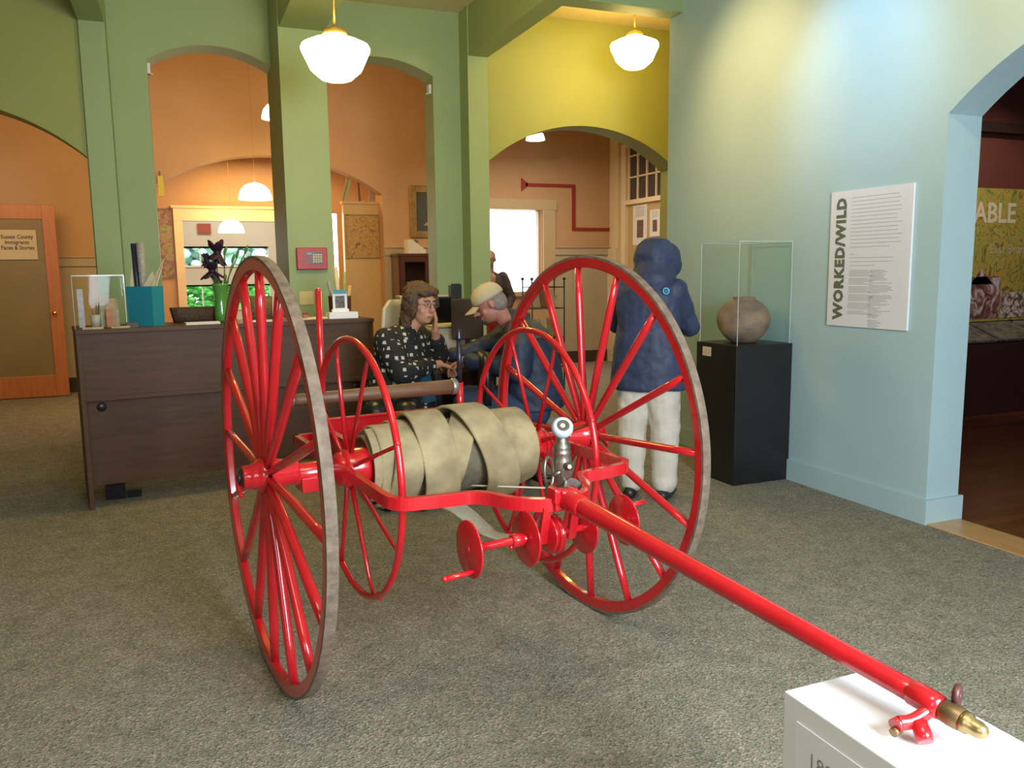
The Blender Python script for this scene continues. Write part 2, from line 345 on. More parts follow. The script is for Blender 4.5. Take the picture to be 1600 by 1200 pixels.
wall_with_openings('wall_middle', 'xz', -.39, 2.78, 8.1, 8.40, [(-.09, .985, 0, 3.36, .16), (1.42, 2.5, 0, 3.41, .14)], M_TEAL)
wall_with_openings('wall_archright', 'xz', 2.985, 5.7, 7.9, 8.2, [(3.0, 5.2, 0, 2.588, .40)], M_LIME)
wall_with_openings('wall_archleft', 'xz', -6, -.58, 7.9, 8.2, [(-2.8, -.6, 0, 2.49, .42)], M_LIME)
wall_with_openings('wall_back', 'xz', -6, 6.9, 12, 12.25, [(-.2, 2.9, 0, 2.62, .49), (4.1, 5.45, 1.17, 2.44, 0)], M_TAN, ZB)
struct(MB().box((-6.2, -1.4, 0), (-6, 12.25, ZB)).build('wall_left', M_TEAL))
struct(MB().box((-6.2, -1.6, 0), (10.2, -1.4, ZC)).build('wall_front', M_CREAM))
struct(MB().box((6.7, 6.3, 0), (6.9, 12, ZB)).build('wall_hall', M_TAN))
struct(MB().box((4.25, 6.2, 0), (10.2, 6.3, ZC)).build('wall_gallery', M_DARKRED))
struct(MB().box((10.0, -1.4, 0), (10.2, 6.2, ZC)).build('wall_galleryend', M_DARKRED))
wall_with_openings('wall_nook', 'xz', -.9, 3.3, 14.5, 14.62, [(.2, 2.4, 0, 2.36, 0)], M_TAN)
struct(MB().box((-1.0, 12.25, 0), (-.9, 17.1, ZC)).build('wall_nookleft', M_TAN)); struct(MB().box((3.3, 12.25, 0), (3.4, 17.1, ZC)).build('wall_nookright', M_TAN))
M_PORCH = mat('porch_paint', (.60, .60, .52), .6, noise=.05, nscale=3)
pb = MB()
for x0, x1, z0, z1 in ((-.9, .1, 0, ZC), (1.78, 3.3, 0, ZC), (.1, 1.78, 0, .84), (.1, 1.78, 1.27, 1.67), (.1, 1.78, 2.0, ZC)): pb.box((x0, 17, z0), (x1, 17.12, z1))
struct(pb.build('wall_porch', M_PORCH))
# piers and beams
struct(MB().box((2.78, 7.85, 0), (2.986, 8.42, ZC)).build('trim_1', M_TEAL), 'green pier between the arches on the right')
struct(MB().box((-.585, 7.85, 0), (-.388, 8.42, ZC)).build('trim_2', M_TEAL), 'green pier between the arches on the left')
struct(MB().box((.955, 7.5, 0), (1.35, 8.42, ZC)).build('trim_3', M_TEAL), 'square green column behind the reception desk')
struct(MB().box((2.79, -1.4, 3.57), (2.986, 7.85, ZC)).build('trim_4', M_TEAL), 'ceiling beam running to the right pier')
struct(MB().box((-.585, -1.4, 3.57), (-.39, 7.85, ZC)).build('trim_5', M_TEAL), 'ceiling beam running to the left pier')
struct(MB().box((.965, -1.4, 3.57), (1.345, 7.5, ZC)).build('trim_6', M_TEAL), 'ceiling beam running to the square column')
struct(MB().box((2.986, 5.98, 3.57), (3.99, 6.17, ZC)).build('trim_7', M_TEAL), 'short ceiling beam meeting the blue wall')
# baseboards
bb = MB()
for y0, y1 in ((3.38, 6.18), (-1.4, 1.22)): bb.box((3.97, y0, 0), (3.99, y1, .147))
bb.box((3.99, 3.38, 0), (4.27, 3.40, .147)); bb.box((3.99, 1.20, 0), (4.27, 1.22, .147))
struct(bb.build('baseboard_right', M_BLUE))
struct(MB().box((2.9, 11.97, 0), (6.7, 12, .19)).box((-6, 11.97, 0), (-.2, 12, .19)).build('baseboard_back', mat('dark_base', (.05, .035, .02), .5)))
# wainscot of the back rooms
w = MB()
w.box((2.9, 11.975, .19), (4.0, 12, 1.74)).box((5.65, 11.975, .19), (6.7, 12, 1.74)).box((-6, 11.975, .19), (-.2, 12, 1.62))
for x0, x1, zz in ((2.9, 4.0, 1.74), (5.65, 6.7, 1.74), (-6, -.2, 1.62)): w.box((x0, 11.95, zz), (x1, 12, zz+.11)).box((x0, 11.93, zz+.11), (x1, 12, zz+.125)).box((x0, 11.965, .19), (x1, 12, .32))
for x in (5.95, 6.32): w.box((x, 11.971, .32), (x+.012, 11.976, 1.7))
struct(w.build('trim_8', M_WAIN, bevel=.003), 'tan wainscot panelling along the back wall')
# painted pilaster and door with transom on the hall wall
struct(MB().box((6.60, 11.72, 0), (6.70, 11.99, 1.84)).box((6.64, 11.72, 1.84), (6.70, 11.99, ZB)).build('trim_10', M_CREAM, bevel=.004), 'cream pilaster at the back corner')
dr = MB().box((6.66, 9.5, 0), (6.70, 11.42, 2.49), 0).build('door_2', mat('ochre_door', (.50, .34, .14), .45, noise=.06, nscale=5), bevel=.004)
struct(dr, 'ochre hall door under a transom, with notices pinned on it')
fr = MB().box((6.60, 11.42, 0), (6.70, 11.55, 3.42)).box((6.60, 9.3, 2.49), (6.70, 11.42, 2.56)).box((6.60, 9.3, 3.36), (6.70, 11.42, 3.45))
for i in range(8): y = 11.37-.262*i; fr.box((6.63, y-.014, 2.56), (6.66, y+.014, 3.36))
for z in (2.90, 3.22): fr.box((6.63, 9.5, z-.012), (6.66, 11.42, z+.012))
struct(fr.build('trim_11', M_CREAM, bevel=.003), 'cream transom frame above the hall door')
struct(MB().box((6.665, 9.5, 2.56), (6.685, 11.42, 3.36)).build('window_3', mat('dark_pane', (.06, .045, .035), .12)), 'dark transom panes above the hall door')
# window of the right back room
wf = MB()
for a_, b_ in (((5.45, 11.96, 1.05), (5.66, 12.02, 2.58)), ((3.9, 11.96, 1.05), (4.1, 12.02, 2.58)), ((3.9, 11.955, 2.44), (5.68, 12.02, 2.60)), ((3.9, 11.93, 1.10), (5.66, 12.03, 1.17))): wf.box(a_, b_)
wf.box((4.1, 12.12, 1.17), (4.15, 12.18, 2.44)).box((5.40, 12.12, 1.17), (5.45, 12.18, 2.44))
struct(wf.build('window_1', mat('tan_trim', (.50, .37, .20), .45), bevel=.004), 'window with tan casing and a white sheer curtain')
g = MB(); n = 60
def curtain(x0, x1, z0, z1, y, name, m, folds=16, amp=.014):
    g = MB(); nx = 90; vs = []
    for j, z in enumerate((z0, z1)):
        for i in range(nx+1): vs.append((x0+(x1-x0)*i/nx, y+amp*math.sin(i/nx*folds*2*PI)*(1.2-.4*j), z))
    g.add(vs, [(i, i+1, nx+2+i, nx+1+i) for i in range(nx)], 0, True); return g.build(name, m)
def sheer():
    m = bpy.data.materials.new('sheer_curtain'); m.use_nodes = True; nt = m.node_tree; nt.nodes.clear()
    o = nt.nodes.new('ShaderNodeOutputMaterial'); t = nt.nodes.new('ShaderNodeBsdfTranslucent'); t.inputs[0].default_value = (.95, .95, .92, 1)
    p = nt.nodes.new('ShaderNodeBsdfTransparent'); mx = nt.nodes.new('ShaderNodeMixShader'); mx.inputs[0].default_value = .45
    nt.links.new(t.outputs[0], mx.inputs[1]); nt.links.new(p.outputs[0], mx.inputs[2]); nt.links.new(mx.outputs[0], o.inputs[0]); return m
M_SHEER = sheer()
cu = thing('curtain', 'white sheer curtain hanging in two tiers across the bright window', 'curtain', (4.75, 12.07, 0))
for z0, z1 in ((1.19, 2.16), (2.12, 2.42)):
    c_ = curtain(-.63, .66, z0, z1, 0, 'curtain_tier', M_SHEER, 20); c_.parent = cu
rod_ = MB().tube([(-.65, 0, 2.14), (.68, 0, 2.14)], .003, 8).build('curtain_rod', M_CREAM, cu)
# nook trim, porch glazing
nt_ = MB().box((.07, 14.44, 0), (.2, 14.62, 2.36)).box((2.4, 14.44, 0), (2.53, 14.62, 2.36)).box((.07, 14.44, 2.36), (2.53, 14.62, 2.58)).box((.04, 14.42, 2.56), (2.56, 14.5, 2.60))
struct(nt_.build('trim_12', M_CREAM, bevel=.004), 'cream casing of the porch doorway')
pw = MB()
for z0, z1 in ((1.67, 2.0), (.84, 1.27)):
    for i in range(5): x = .1+.42*i; pw.box((x-.012, 17.02, z0), (x+.012, 17.08, z1))
    pw.box((.1, 17.0, z1), (1.78, 17.1, z1+.03)).box((.1, 16.98, z0-.03), (1.78, 17.1, z0))
struct(pw.build('window_2', M_WHITE), 'white muntins of the porch windows')
tag(MB().box((.50, 16.96, 2.28), (.74, 16.995, 2.46)).build('exit_sign', mat('dull_red_sign', (.35, .08, .06), .5)), 'small dull red sign on the porch wall, partly behind a lamp', 'sign')
# planting outside the porch
hb = MB()
for i in range(3200):
    x, y, z = random.uniform(-.8, 3.4), random.uniform(19, 20.2), random.uniform(.08, 1.55)
    r = random.uniform(.04, .10); hb.ell((x, y, z), (r, r*.5, r*.6), 5, 4)
tag(hb.build('hedge', mat('hedge_leaves', (.20, .62, .10), .6, noise=.6, nscale=10, col2=(.06, .30, .05))), 'bright green hedge outside the porch windows', 'plant', kind='stuff')
tb_ = MB(); random.seed(21)
for i in range(2600):
    x, y, z = random.uniform(-3, 5), random.uniform(23, 25), random.uniform(1.2, 4.5)
    r = random.uniform(.10, .26); tb_.ell((x, y, z), (r, r*.6, r*.7), 5, 4)
for x in (-2, .2, 2.1, 4): tb_.tube([(x, 24, -.05), (x, 24, 2)], .12, 8)
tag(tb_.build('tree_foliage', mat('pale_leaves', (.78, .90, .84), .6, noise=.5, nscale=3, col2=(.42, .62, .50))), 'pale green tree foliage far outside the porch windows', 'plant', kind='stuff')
tag(MB().box((-3.5, 17.3, -.3), (5.5, 26, -.05)).build('lawn', mat('lawn_grass', (.20, .42, .12), .9, noise=.4, nscale=30)), 'sunlit grass outside the porch', 'grass', kind='stuff')

# ================================================================ HOSE CART
# local frame: x along the axle, y towards the rear, z up
AZ = .12133
cart = thing('hose_cart', 'red two-wheeled hand-drawn hose cart with a long tongue resting on a white plinth', 'cart', (.958, 3.098, 0), AZ)
R_, HZ = .781, .781
def make_wheel(s):
    n = 96; rim = MB(); vs = []
    prof = [(.728, -.010), (.733, -.0155), (.766, -.017), (.772, -.017), (.772, .017), (.766, .017), (.733, .0155), (.728, .010)]
    for k in range(n):
        th = 2*PI*k/n
        for r, x in prof: vs.append((x, r*math.cos(th), r*math.sin(th)))
    q = len(prof); rim.add(vs, [(k*q+i, k*q+(i+1) % q, ((k+1) % n)*q+(i+1) % q, ((k+1) % n)*q+i) for k in range(n) for i in range(q)], 0, False)
    w = rim.build('wheel', M_RED, cart); w.location = (s*.690, 0, HZ); w.data.polygons.foreach_set('use_smooth', [True]*len(w.data.polygons))
    md = w.modifiers.new('edge', 'EDGE_SPLIT'); md.split_angle = .7
    t = MB(); vs = []
    prof = [(.770, -.0175), (.7805, -.0175), (.782, 0), (.7805, .0175), (.770, .0175)]
    for k in range(n):
        th = 2*PI*k/n
        for r, x in prof: vs.append((x, r*math.cos(th), r*math.sin(th)))
    q = len(prof); t.add(vs, [(k*q+i, k*q+(i+1) % q, ((k+1) % n)*q+(i+1) % q, ((k+1) % n)*q+i) for k in range(n) for i in range(q)], 0, False)
    tr = t.build('tire', M_TIRE, w); tr['label'] = 'worn brown steel tire'
    hub = MB().lathe([(.040, .090), (.042, .085), (.043, .06), (.047, .057), (.047, .05), (.049, .047), (.049, .04), (.058, .033), (.062, .018), (.062, -.02), (.056, -.03), (.052, -.05), (.044, -.1), (.042, -.108)], (0, 0, 0), (s, 0, 0), 32).build('hub', M_RED, w)
    MB().lathe([(.033, .084), (.033, .093), (.028, .093), (.028, .096), (0, .096)], (0, 0, 0), (s, 0, 0), 20).lathe([(.017, .092), (.017, .106), (0, .108)], (0, 0, 0), (s, 0, 0), 6).build('axle_nut', mat('dark_iron', (.06, .04, .045), .35, .6), w)
    MB().box((-.006, -.02, -.008), (.006, .05, .008), M=Matrix.Translation((s*.102, -.02, -.05)) @ Matrix.Rotation(.5, 4, 'X')).build('linch_pin', M_RED, w, bevel=.002)
    for k in range(8): th = 2*PI*(k+.5)/8; MB().ell((s*.02, .060*math.cos(th), .060*math.sin(th)), (.006, .005, .005), 8, 6).build('hub_rivet', M_RED, w)
    sp = MB(); sp.tube([(s*.004, 0, .045), (s*.004, 0, .10), (0, 0, .30), (0, 0, .60), (-s*.0, 0, .735)], [.016, .0165, .0175, .0175, .0155], 14, flat=.85)
    base = sp.build('spoke', M_RED, w)
    for k in range(16):
        c = base if k == 0 else base.copy()
        if k: C.objects.link(c); c.parent = w
        # angle measured from forward (-y) up towards z
        th = math.radians((4.0 if s > 0 else -3.0) + 22.5*k)
        c.rotation_euler = (PI/2 - th, 0, 0)
    return w
wl = make_wheel(-1); wr = make_wheel(1)
wl['label'] = 'near left spoked wheel'; wr['label'] = 'far right spoked wheel'
ax = MB().lathe([(.034, -.60), (.040, -.59), (.040, -.44)], (0, 0, HZ-.012), (1, 0, 0), 24).lathe([(.040, .44), (.040, .59), (.034, .60)], (0, 0, HZ-.012), (1, 0, 0), 24).lathe([(.02, -.45), (.02, .45)], (0, 0, HZ-.005), (1, 0, 0), 16)
for s in (-1, 1): ax.box((s*.52-.06, -.05, HZ-.075), (s*.52+.06, .05, HZ-.02))
ax.build('axle', M_RED, cart, bevel=.004)
# reel: two hooped flanges with rods and hubs
def make_flange(s, ux):
    fl = MB(); pts = [(0, .478*math.cos(2*PI*k/72), .478*math.sin(2*PI*k/72)) for k in range(72)]
    fl.tube(pts, .0125, 12, closed=True)
    f = fl.build('reel_flange', M_RED, cart); f.location = (ux, -.06, HZ)
    hb_ = MB().lathe([(.035, -s*-.075), (.062, -s*-.07), (.066, -s*-.055), (.066, s*-.045), (.060, s*-.055)], (0, 0, 0), (1, 0, 0), 8).lathe([(.064, s*.05), (.072, s*.03), (.075, -s*.03), (.072, -s*.06)], (0, 0, 0), (1, 0, 0), 28)
    hb_.build('flange_hub', M_RED, f)
    base = MB().tube([(s*.02, 0, .06), (s*.006, 0, .40), (0, 0, .47)], [.0095, .0075, .0072], 10).build('flange_spoke', M_RED, f)
    for k in range(8):
        c = base if k == 0 else base.copy()
        if k: C.objects.link(c); c.parent = f
        c.rotation_euler = (PI/2 - math.radians(20+45*k), 0, 0)
    MB().ell((0, -.478*math.cos(math.radians(20)), .478*math.sin(math.radians(20))+.008), (.013, .013, .013), 10, 8).build('hoop_knob', M_RED, f)
    MB().ell((0, -.478*math.cos(math.radians(-62)), .478*math.sin(math.radians(-62))), (.012, .022, .016), 10, 8).build('hoop_knob', M_RED, f)
    return f
make_flange(-1, -.385); make_flange(1, .375)
MB().lathe([(.07, -.33), (.07, .34)], (0, -.02, HZ), (1, 0, 0), 24).build('reel_drum', M_RED, cart)
# frame bar with a forward bulge that carries the tongue
def smooth_path(P, n=6):
    P = [Vector(q) for q in P]; out = []
    for i in range(len(P)-1):
        p0 = P[max(i-1, 0)]; p1 = P[i]; p2 = P[i+1]; p3 = P[min(i+2, len(P)-1)]
        for k in range(n):
            t = k/n; out.append(.5*((2*p1)+(p2-p0)*t+(2*p0-5*p1+4*p2-p3)*t*t+(3*p1-p0-3*p2+p3)*t**3))
    out.append(P[-1]); return out
ZF = .795
half = [(.452, .52), (.452, .20), (.452, .0), (.455, -.35), (.458, -.58), (.447, -.635), (.415, -.665), (.32, -.685), (.22, -.70), (.175, -.74), (.14, -.82), (.075, -.885), (0, -.905)]
path = [(-x, y, ZF) for x, y in half]+[(x, y*(1 if y > -.6 else .965) if x > .2 else y, ZF) for x, y in half[::-1][1:]]
fb = MB().sweep(smooth_path(path, 5), .024, .040).sweep([(-.464, .51, ZF), (.464, .51, ZF)], .024, .040)
fb.build('frame_bar', M_RED, cart, bevel=.004)
# rear tray of angle iron
ty = MB(); x0, x1, y0, y1 = -.335, .335, .16, .50
ty.box((x0, y0, .745), (x1, y1, .752)); ty.box((x0, y1-.006, .745), (x1, y1, .872)).box((x0, y0, .745), (x0+.006, y1, .84)).box((x1-.006, y0, .745), (x1, y1, .84))
ty.box((x0-.004, y1-.026, .868), (x1+.004, y1+.002, .876)); ty.box((x0-.022, y0, .838), (x0+.006, y1, .846)).box((x1-.006, y0, .838), (x1+.022, y1, .846))
ty.build('tool_tray', M_RED, cart, bevel=.0015)
# rear uprights and roller
up = MB().tube([(-.335, .49, .79), (-.335, .49, 1.425)], .0135, 14).ell((-.335, .49, 1.428), (.0135, .0135, .009), 12, 8).build('upright', M_RED, cart)
up = MB().tube([(.318, .49, .79), (.318, .49, .985)], .017, 14).box((.29, .475, .83), (.345, .505, .85)).build('upright', M_RED, cart)
MB().tube([(.318, .49, .98), (.318, .49, 1.20)], .0125, 14).lathe([(.016, 0), (.017, .01), (.012, .02), (.014, .03), (.010, .045), (0, .05)], (.318, .49, 1.185), (0, 0, 1), 14).build('branch_pipe', mat('gunmetal', (.05, .05, .07), .3, .7), up)  # dark branch pipe standing in the red post
br = MB().tube([(-.37, .49, .85), (-.37, .49, .985)], .014, 12).lathe([(.02, -.012), (.02, .012)], (-.37, .49, .965), (1, 0, 0), 14).build('roller_bracket', M_RED, cart)
ro = MB().lathe([(.022, -.47), (.026, -.44), (.028, -.2), (.033, .1), (.0345, .285)], (0, .49, .968), (1, 0, 0), 24).build('hose_roller', M_ROLLER, cart); ro['label'] = 'brown wooden roller'
MB().lathe([(.036, .272), (.0375, .276), (.0375, .296), (.034, .299), (0, .299)], (0, .49, .968), (1, 0, 0), 24).build('roller_ferrule', M_STEEL, ro)
MB().lathe([(0, -.476), (.024, -.474), (.024, -.462), (.022, -.46)], (0, .49, .968), (1, 0, 0), 20).build('roller_ferrule', M_STEEL, ro)
# tongue
tg = MB().tube([(0, -.90, .812), (0, -1.0, .806), (0, -1.5, .768), (0, -2.05, .727), (0, -2.12, .7215)], [.029, .029, .0245, .0205, .0205], 24)
tongue = tg.build('tongue', M_RED, cart)
MB().lathe([(.029, 0), (.0325, .005), (.0325, .11), (.029, .115)], (0, -.895, .8125), (0, -.9965, -.083), 24).build('tongue_collar', M_RED, tongue)
cl = MB().box((-.045, -.925, .775), (.035, -.885, .84)).box((-.05, -.93, .800), (-.025, -.88, .848)).tube([(-.03, -.93, .835), (.03, -.93, .835)], .010, 10)
cl.build('tongue_clamp', M_RED, cart, bevel=.006)
# front lugs that carry the cord reels
for x in (-.06, .045): MB().sweep([(x, -.90, .79), (x, -.885, .73), (x, -.87, .665)], .030, .014, up=(0, 1, 0)).build('reel_bracket', M_RED, cart, bevel=.003)
SZ, SY = .692, -.87
sh = MB().tube([(-.31, SY, SZ), (.25, SY, SZ)], .0125, 14)
for x in (-.15, .115): sh.lathe([(.013, -.02), (.021, -.018), (.021, .018), (.013, .02)], (x, SY, SZ), (1, 0, 0), 16)
sh.lathe([(.013, -.015), (.02, -.012), (.02, .012), (.013, .015)], (.222, SY, SZ), (1, 0, 0), 16).tube([(-.17, SY, SZ-.012), (-.17, SY, SZ-.026)], .006, 8)
shaft = sh.build('cord_reel_shaft', M_RED, cart)
for x, r in ((-.31, .087), (-.118, .086), (-.025, .062), (.09, .084), (.25, .084)):
    d = MB().lathe([(0, -.003), (r-.003, -.003), (r, -.001), (r, .002), (r-.003, .004), (0, .004)], (x, SY, SZ), (1, 0, 0), 48)
    if r < .07: d.lathe([(.03, -.022), (.055, -.02), (.062, -.016), (.05, -.008), (.05, .006), (.062, .014), (.055, .02), (.03, .022)], (x, SY, SZ), (1, 0, 0), 32)
    d.lathe([(.010, -.008), (.010, .008), (0, .009)], (x, SY, SZ), (1, 0, 0), 6)
    d.build('cord_reel_disc', M_RED, shaft)
MB().tube([(-.308, SY-.035, SZ-.055), (-.36, SY-.035, SZ-.058), (-.405, SY-.036, SZ-.060)], [.007, .0085, .0095], 12).ell((-.406, SY-.036, SZ-.06), (.010, .0095, .0095), 10, 8).build('crank_handle', M_RED, shaft)
MB().tube([(.252, SY-.02, SZ+.05), (.32, SY-.02, SZ+.055)], [.008, .008], 12).build('crank_handle', M_RED, shaft)
# gate valve standing in a forked bracket
vx, vy = .058, -.80
va = MB().lathe([(.020, .0), (.023, .004), (.023, .012), (.019, .018), (.021, .024), (.021, .034), (.027, .05), (.031, .075), (.030, .105), (.027, .118), (.029, .122), (.029, .129), (.026, .133), (.028, .139), (.027, .150), (.020, .158), (.018, .175), (.020, .205), (0, .206)], (vx, vy, .80), (0, 0, 1), 28)
valve = va.build('gate_valve', M_BRONZE, cart); valve['label'] = 'bronze gate valve with white ring on top'
MB().lathe([(.004, 0), (.013, .0), (.014, .02), (.010, .024), (.010, .034), (.006, .036)], (vx+.002, vy-.022, .885), (-.25, -.9, .15), 16).lathe([(.019, 0), (.021, .004), (.021, .014), (.017, .018)], (vx+.002, vy-.014, .868), (-.25, -.9, -.25), 18).build('valve_bonnet', M_BRONZE, valve)
hw = MB(); pts = [(vx-.062+.030*math.cos(t)*.9, vy-.02+.018*math.cos(t), .872+.048*math.sin(t)-.012*math.cos(t)) for t in [2*PI*k/36 for k in range(36)]]
hw.tube(pts, .0052, 10, closed=True).tube([(vx-.038, vy-.012, .858), (vx-.01, vy-.02, .872)], .006, 8)
hw.build('valve_handle', M_BRONZE, valve)
fk = MB().sweep(smooth_path([(vx-.022, -.872, .760), (vx-.020, -.868, .80), (vx-.012, -.845, .822), (vx+.012, -.815, .828), (vx+.048, -.80, .820), (vx+.068, -.795, .795), (vx+.074, -.79, .745)], 5), .024, .010, up=(0, -1, 0))
fk.build('valve_fork', M_STEEL, valve, bevel=.003)
MB().lathe([(.014, 0), (.024, .001), (.031, .008), (.0345, .020), (.033, .032), (.027, .040), (.0205, .042), (.0205, .037)], (vx+.002, vy+.006, .994), (-.33, -.78, .62), 40).build('valve_ring', mat('chalky_blue_white', (.55, .66, .76), .7, noise=.15, nscale=60), valve)
MB().lathe([(.0205, .034), (.019, .0405), (.009, .041), (.0085, .026), (0, .0255)], (vx+.002, vy+.006, .994), (-.33, -.78, .62), 28).build('valve_seat', mat('brown_rubber', (.09, .065, .04), .6), valve)
# tip of the tongue
tip = MB().lathe([(.0205, 0), (.0235, .004), (.0235, .045), (.021, .062)], (0, -2.075, .725), (0, -.9965, -.083), 20).build('tongue_socket', M_RED, tongue)
MB().lathe([(.017, 0), (.0205, .008), (.0215, .022), (.020, .040), (.017, .044)], (0, -2.134, .7205), (0, -.9965, -.083), 20).build('brass_socket', M_BRASS, tongue)
MB().lathe([(.0195, 0), (.0195, .012), (.0150, .015), (.0150, .030), (.012, .039), (.006, .044), (0, .045)], (0, -2.174, .717), (0, -.9965, -.083), 20).build('acorn_nut', mat('bright_brass', (.50, .35, .15), .32, .85, noise=.2, nscale=20), tongue)
eb = MB(); pts = [(.020+.013*math.cos(t), -2.150+.005*math.cos(t), .748+.013*math.sin(t)) for t in [2*PI*k/20 for k in range(20)]]
eb.tube(pts, .0068, 8, closed=True).tube([(.012, -2.15, .730), (.018, -2.152, .738)], .008, 8).build('shackle_eye', mat('rusty_iron', (.16, .06, .055), .45, .5, noise=.4, nscale=40), tongue)
hk = MB().tube(smooth_path([(-.012, -2.12, .712), (-.030, -2.115, .703), (-.050, -2.11, .697), (-.068, -2.10, .695)], 4), .0135, 14, flat=.8)
hk.tube([(-.040, -2.12, .700), (-.046, -2.135, .682), (-.050, -2.142, .675)], [.014, .0155, .0135], 14).tube([(-.060, -2.10, .697), (-.078, -2.10, .693)], [.010, .013], 12)
hk.build('tow_hook', M_RED, tongue)
MB().tube([(-.066, -2.10, .684), (-.082, -2.10, .680)], [.009, .008], 10).build('hook_pin', M_BRASS, tongue)

# ---- hose wound on the reel
def hose_wrap(x, w, tiltx, ph, r, parent, lump=0, rz_=0):
    """flattened double-layer canvas hose loop; local frame of the reel"""
    n = 72; vs = []; t = .014; prof = []
    m_ = 10
    for k in range(m_): a = -PI/2+PI*k/(m_-1); prof.append((w/2-t/2+t/2*math.cos(a), t/2*math.sin(a)))
    for k in range(m_): a = PI/2+PI*k/(m_-1); prof.append((-w/2+t/2+t/2*math.cos(a), t/2*math.sin(a)))
    for k in range(n):
        th = 2*PI*k/n; c = math.cos(th-ph)
        for u, v in prof:
            rr = r+v+.008*math.sin(3*th+x*30)+lump*max(0, math.cos(th-1.2))-.05*((u/w)**2)*.35
            vs.append((x+u+tiltx*c, -rr*math.cos(th), rr*math.sin(th)))
    q = len(prof); b = MB(); b.add(vs, [(k*q+i, k*q+(i+1) % q, ((k+1) % n)*q+(i+1) % q, ((k+1) % n)*q+i) for k in range(n) for i in range(q)], 0, True)
    return b
hose = thing('fire_hose', 'flat tan canvas fire hose wound in overlapping wraps on the red reel', 'hose', (.958, 3.098, 0), AZ)
hz = Vector((0, -.02, HZ-.01))
TR = Matrix.Translation(hz)
core = MB().lathe([(.075, -.325), (.135, -.325), (.148, -.26), (.150, 0), (.142, .2), (.128, .33), (.075, .345)], (0, 0, 0), (1, 0, 0), 40)
core.build('inner_coil', M_HOSEE, hose, M=TR)
for (x, w, tl, ph, r, lump) in ((-.262, .115, .006, .6, .152, 0), (-.195, .125, .030, 2.2, .163, 0), (-.085, .145, -.018, 1.4, .182, .002), (.045, .135, .105, 2.6, .166, 0), (.125, .145, -.062, 2.2, .187, .008), (.262, .155, .014, 1.0, .158, 0), (.305, .10, .0, 1.0, .144, 0)):
    hose_wrap(x, w, tl, ph, r, hose, lump).build('hose_wrap', M_HOSE, hose, M=TR)
# loose inner end curling at the left, and the tail hanging forward below the reel
sp_ = []
for k in range(60): t = k/59*2.3*PI; rr = .105+.045*k/59; sp_.append((-.305, -rr*math.cos(t+.4), rr*math.sin(t+.4)))
MB().sweep(sp_, .010, .075, up=(1, 0, 0)).build('hose_end', M_HOSE, hose, M=TR, bevel=.003)
tail = smooth_path([(-.10, -.10, .625), (-.075, -.30, .635), (-.02, -.42, .575), (.055, -.47, .545), (.10, -.60, .60), (.10, -.78, .66)], 6)
MB().sweep(tail, .085, .009).build('hose_tail', mat('pale_hose', (.44, .41, .33), .85, noise=.3, nscale=12), hose, bevel=.003)
MB().tube([(-.02, -.04, .66), (.30, -.30, .66)], .0035, 8).build('cord', mat('pale_cord', (.6, .55, .42), .7), hose)

# ================================================================ PLINTH, PEDESTAL, WALL PANEL
pl = MB().box((1.08, .42, 0), (1.345, 1.225, .662)).build('plinth', M_WHITE, bevel=.003)
tag(pl, 'white painted box plinth carrying the tip of the red tongue', 'plinth')
cd = tag(MB().box((1.0775, .72, .25), (1.0797, 1.185, .618)).build('label_card', mat('card_white', (.80, .82, .86), .6, noise=.02)), 'white printed card stuck on the side of the white plinth', 'card')
FM = lambda x, y, z: Matrix.Translation((x, y, z)) @ Matrix(((0, 0, -1, 0), (-1, 0, 0, 0), (0, 1, 0, 0), (0, 0, 0, 1)))
text_mesh('1896', .044, 'lettering', mat('grey_ink', (.25, .25, .28), .7), cd, FM(1.0773, 1.150, .545), depth=.0003)
for i in range(3): text_mesh(('Hose Cart', 'hand drawn', 'fire company')[i], .04, 'lettering', MAT['grey_ink'], cd, FM(1.0773, 1.150, .485-.055*i), depth=.0003)
ped = MB().box((3.51, 4.56, .0), (3.985, 5.02, .975)).build('pedestal', M_BLACK, bevel=.002)
tag(ped, 'tall black display pedestal against the blue wall', 'pedestal')
MB().box((3.508, 4.845, .88), (3.5095, 4.945, .945)).build('pedestal_label', M_CARDP, ped)
bm_ = MB()
for i in range(4): bm_.box((3.5075, 4.86, .93-.012*i), (3.5082, 4.93-.01*(i % 2), .932-.012*i))
bm_.build('lettering', MAT['grey_ink'], ped)
case = thing('display_case', 'clear acrylic cover box standing on the black pedestal', 'display case', (3.7475, 4.79, .975))
hx, hy, hh, t = .222, .215, .70, .005
for nm, a_, b_ in (('case_panel', (-hx, -hy, 0), (-hx+t, hy, hh)), ('case_panel', (hx-t, -hy, 0), (hx, hy, hh)), ('case_panel', (-hx+t, -hy, 0), (hx-t, -hy+t, hh)), ('case_panel', (-hx+t, hy-t, 0), (hx-t, hy, hh)), ('case_lid', (-hx, -hy, hh), (hx, hy, hh+t))):
    MB().box(a_, b_).build(nm, M_GLASS, case)
for sx in (-1, 1):
    for sy_ in (-1, 1): MB().box((sx*hx-.002, sy_*hy-.002, 0), (sx*hx+.002, sy_*hy+.002, hh)).build('case_edge', M_EDGE, case)
for a_, b_ in (((-hx, -hy-.002, hh), (hx, -hy+.002, hh+t)), ((-hx-.002, -hy, hh), (-hx+.002, hy, hh+t)), ((hx-.002, -hy, hh), (hx+.002, hy, hh+t)), ((-hx, hy-.002, hh), (hx, hy+.002, hh+t))): MB().box(a_, b_).build('case_edge', M_EDGE, case)
M_POT = mat('stoneware', (.40, .25, .15), .7, noise=.4, nscale=5, col2=(.19, .13, .11), bump=.15, bscale=40, stretch=(1, 1, 1.6))
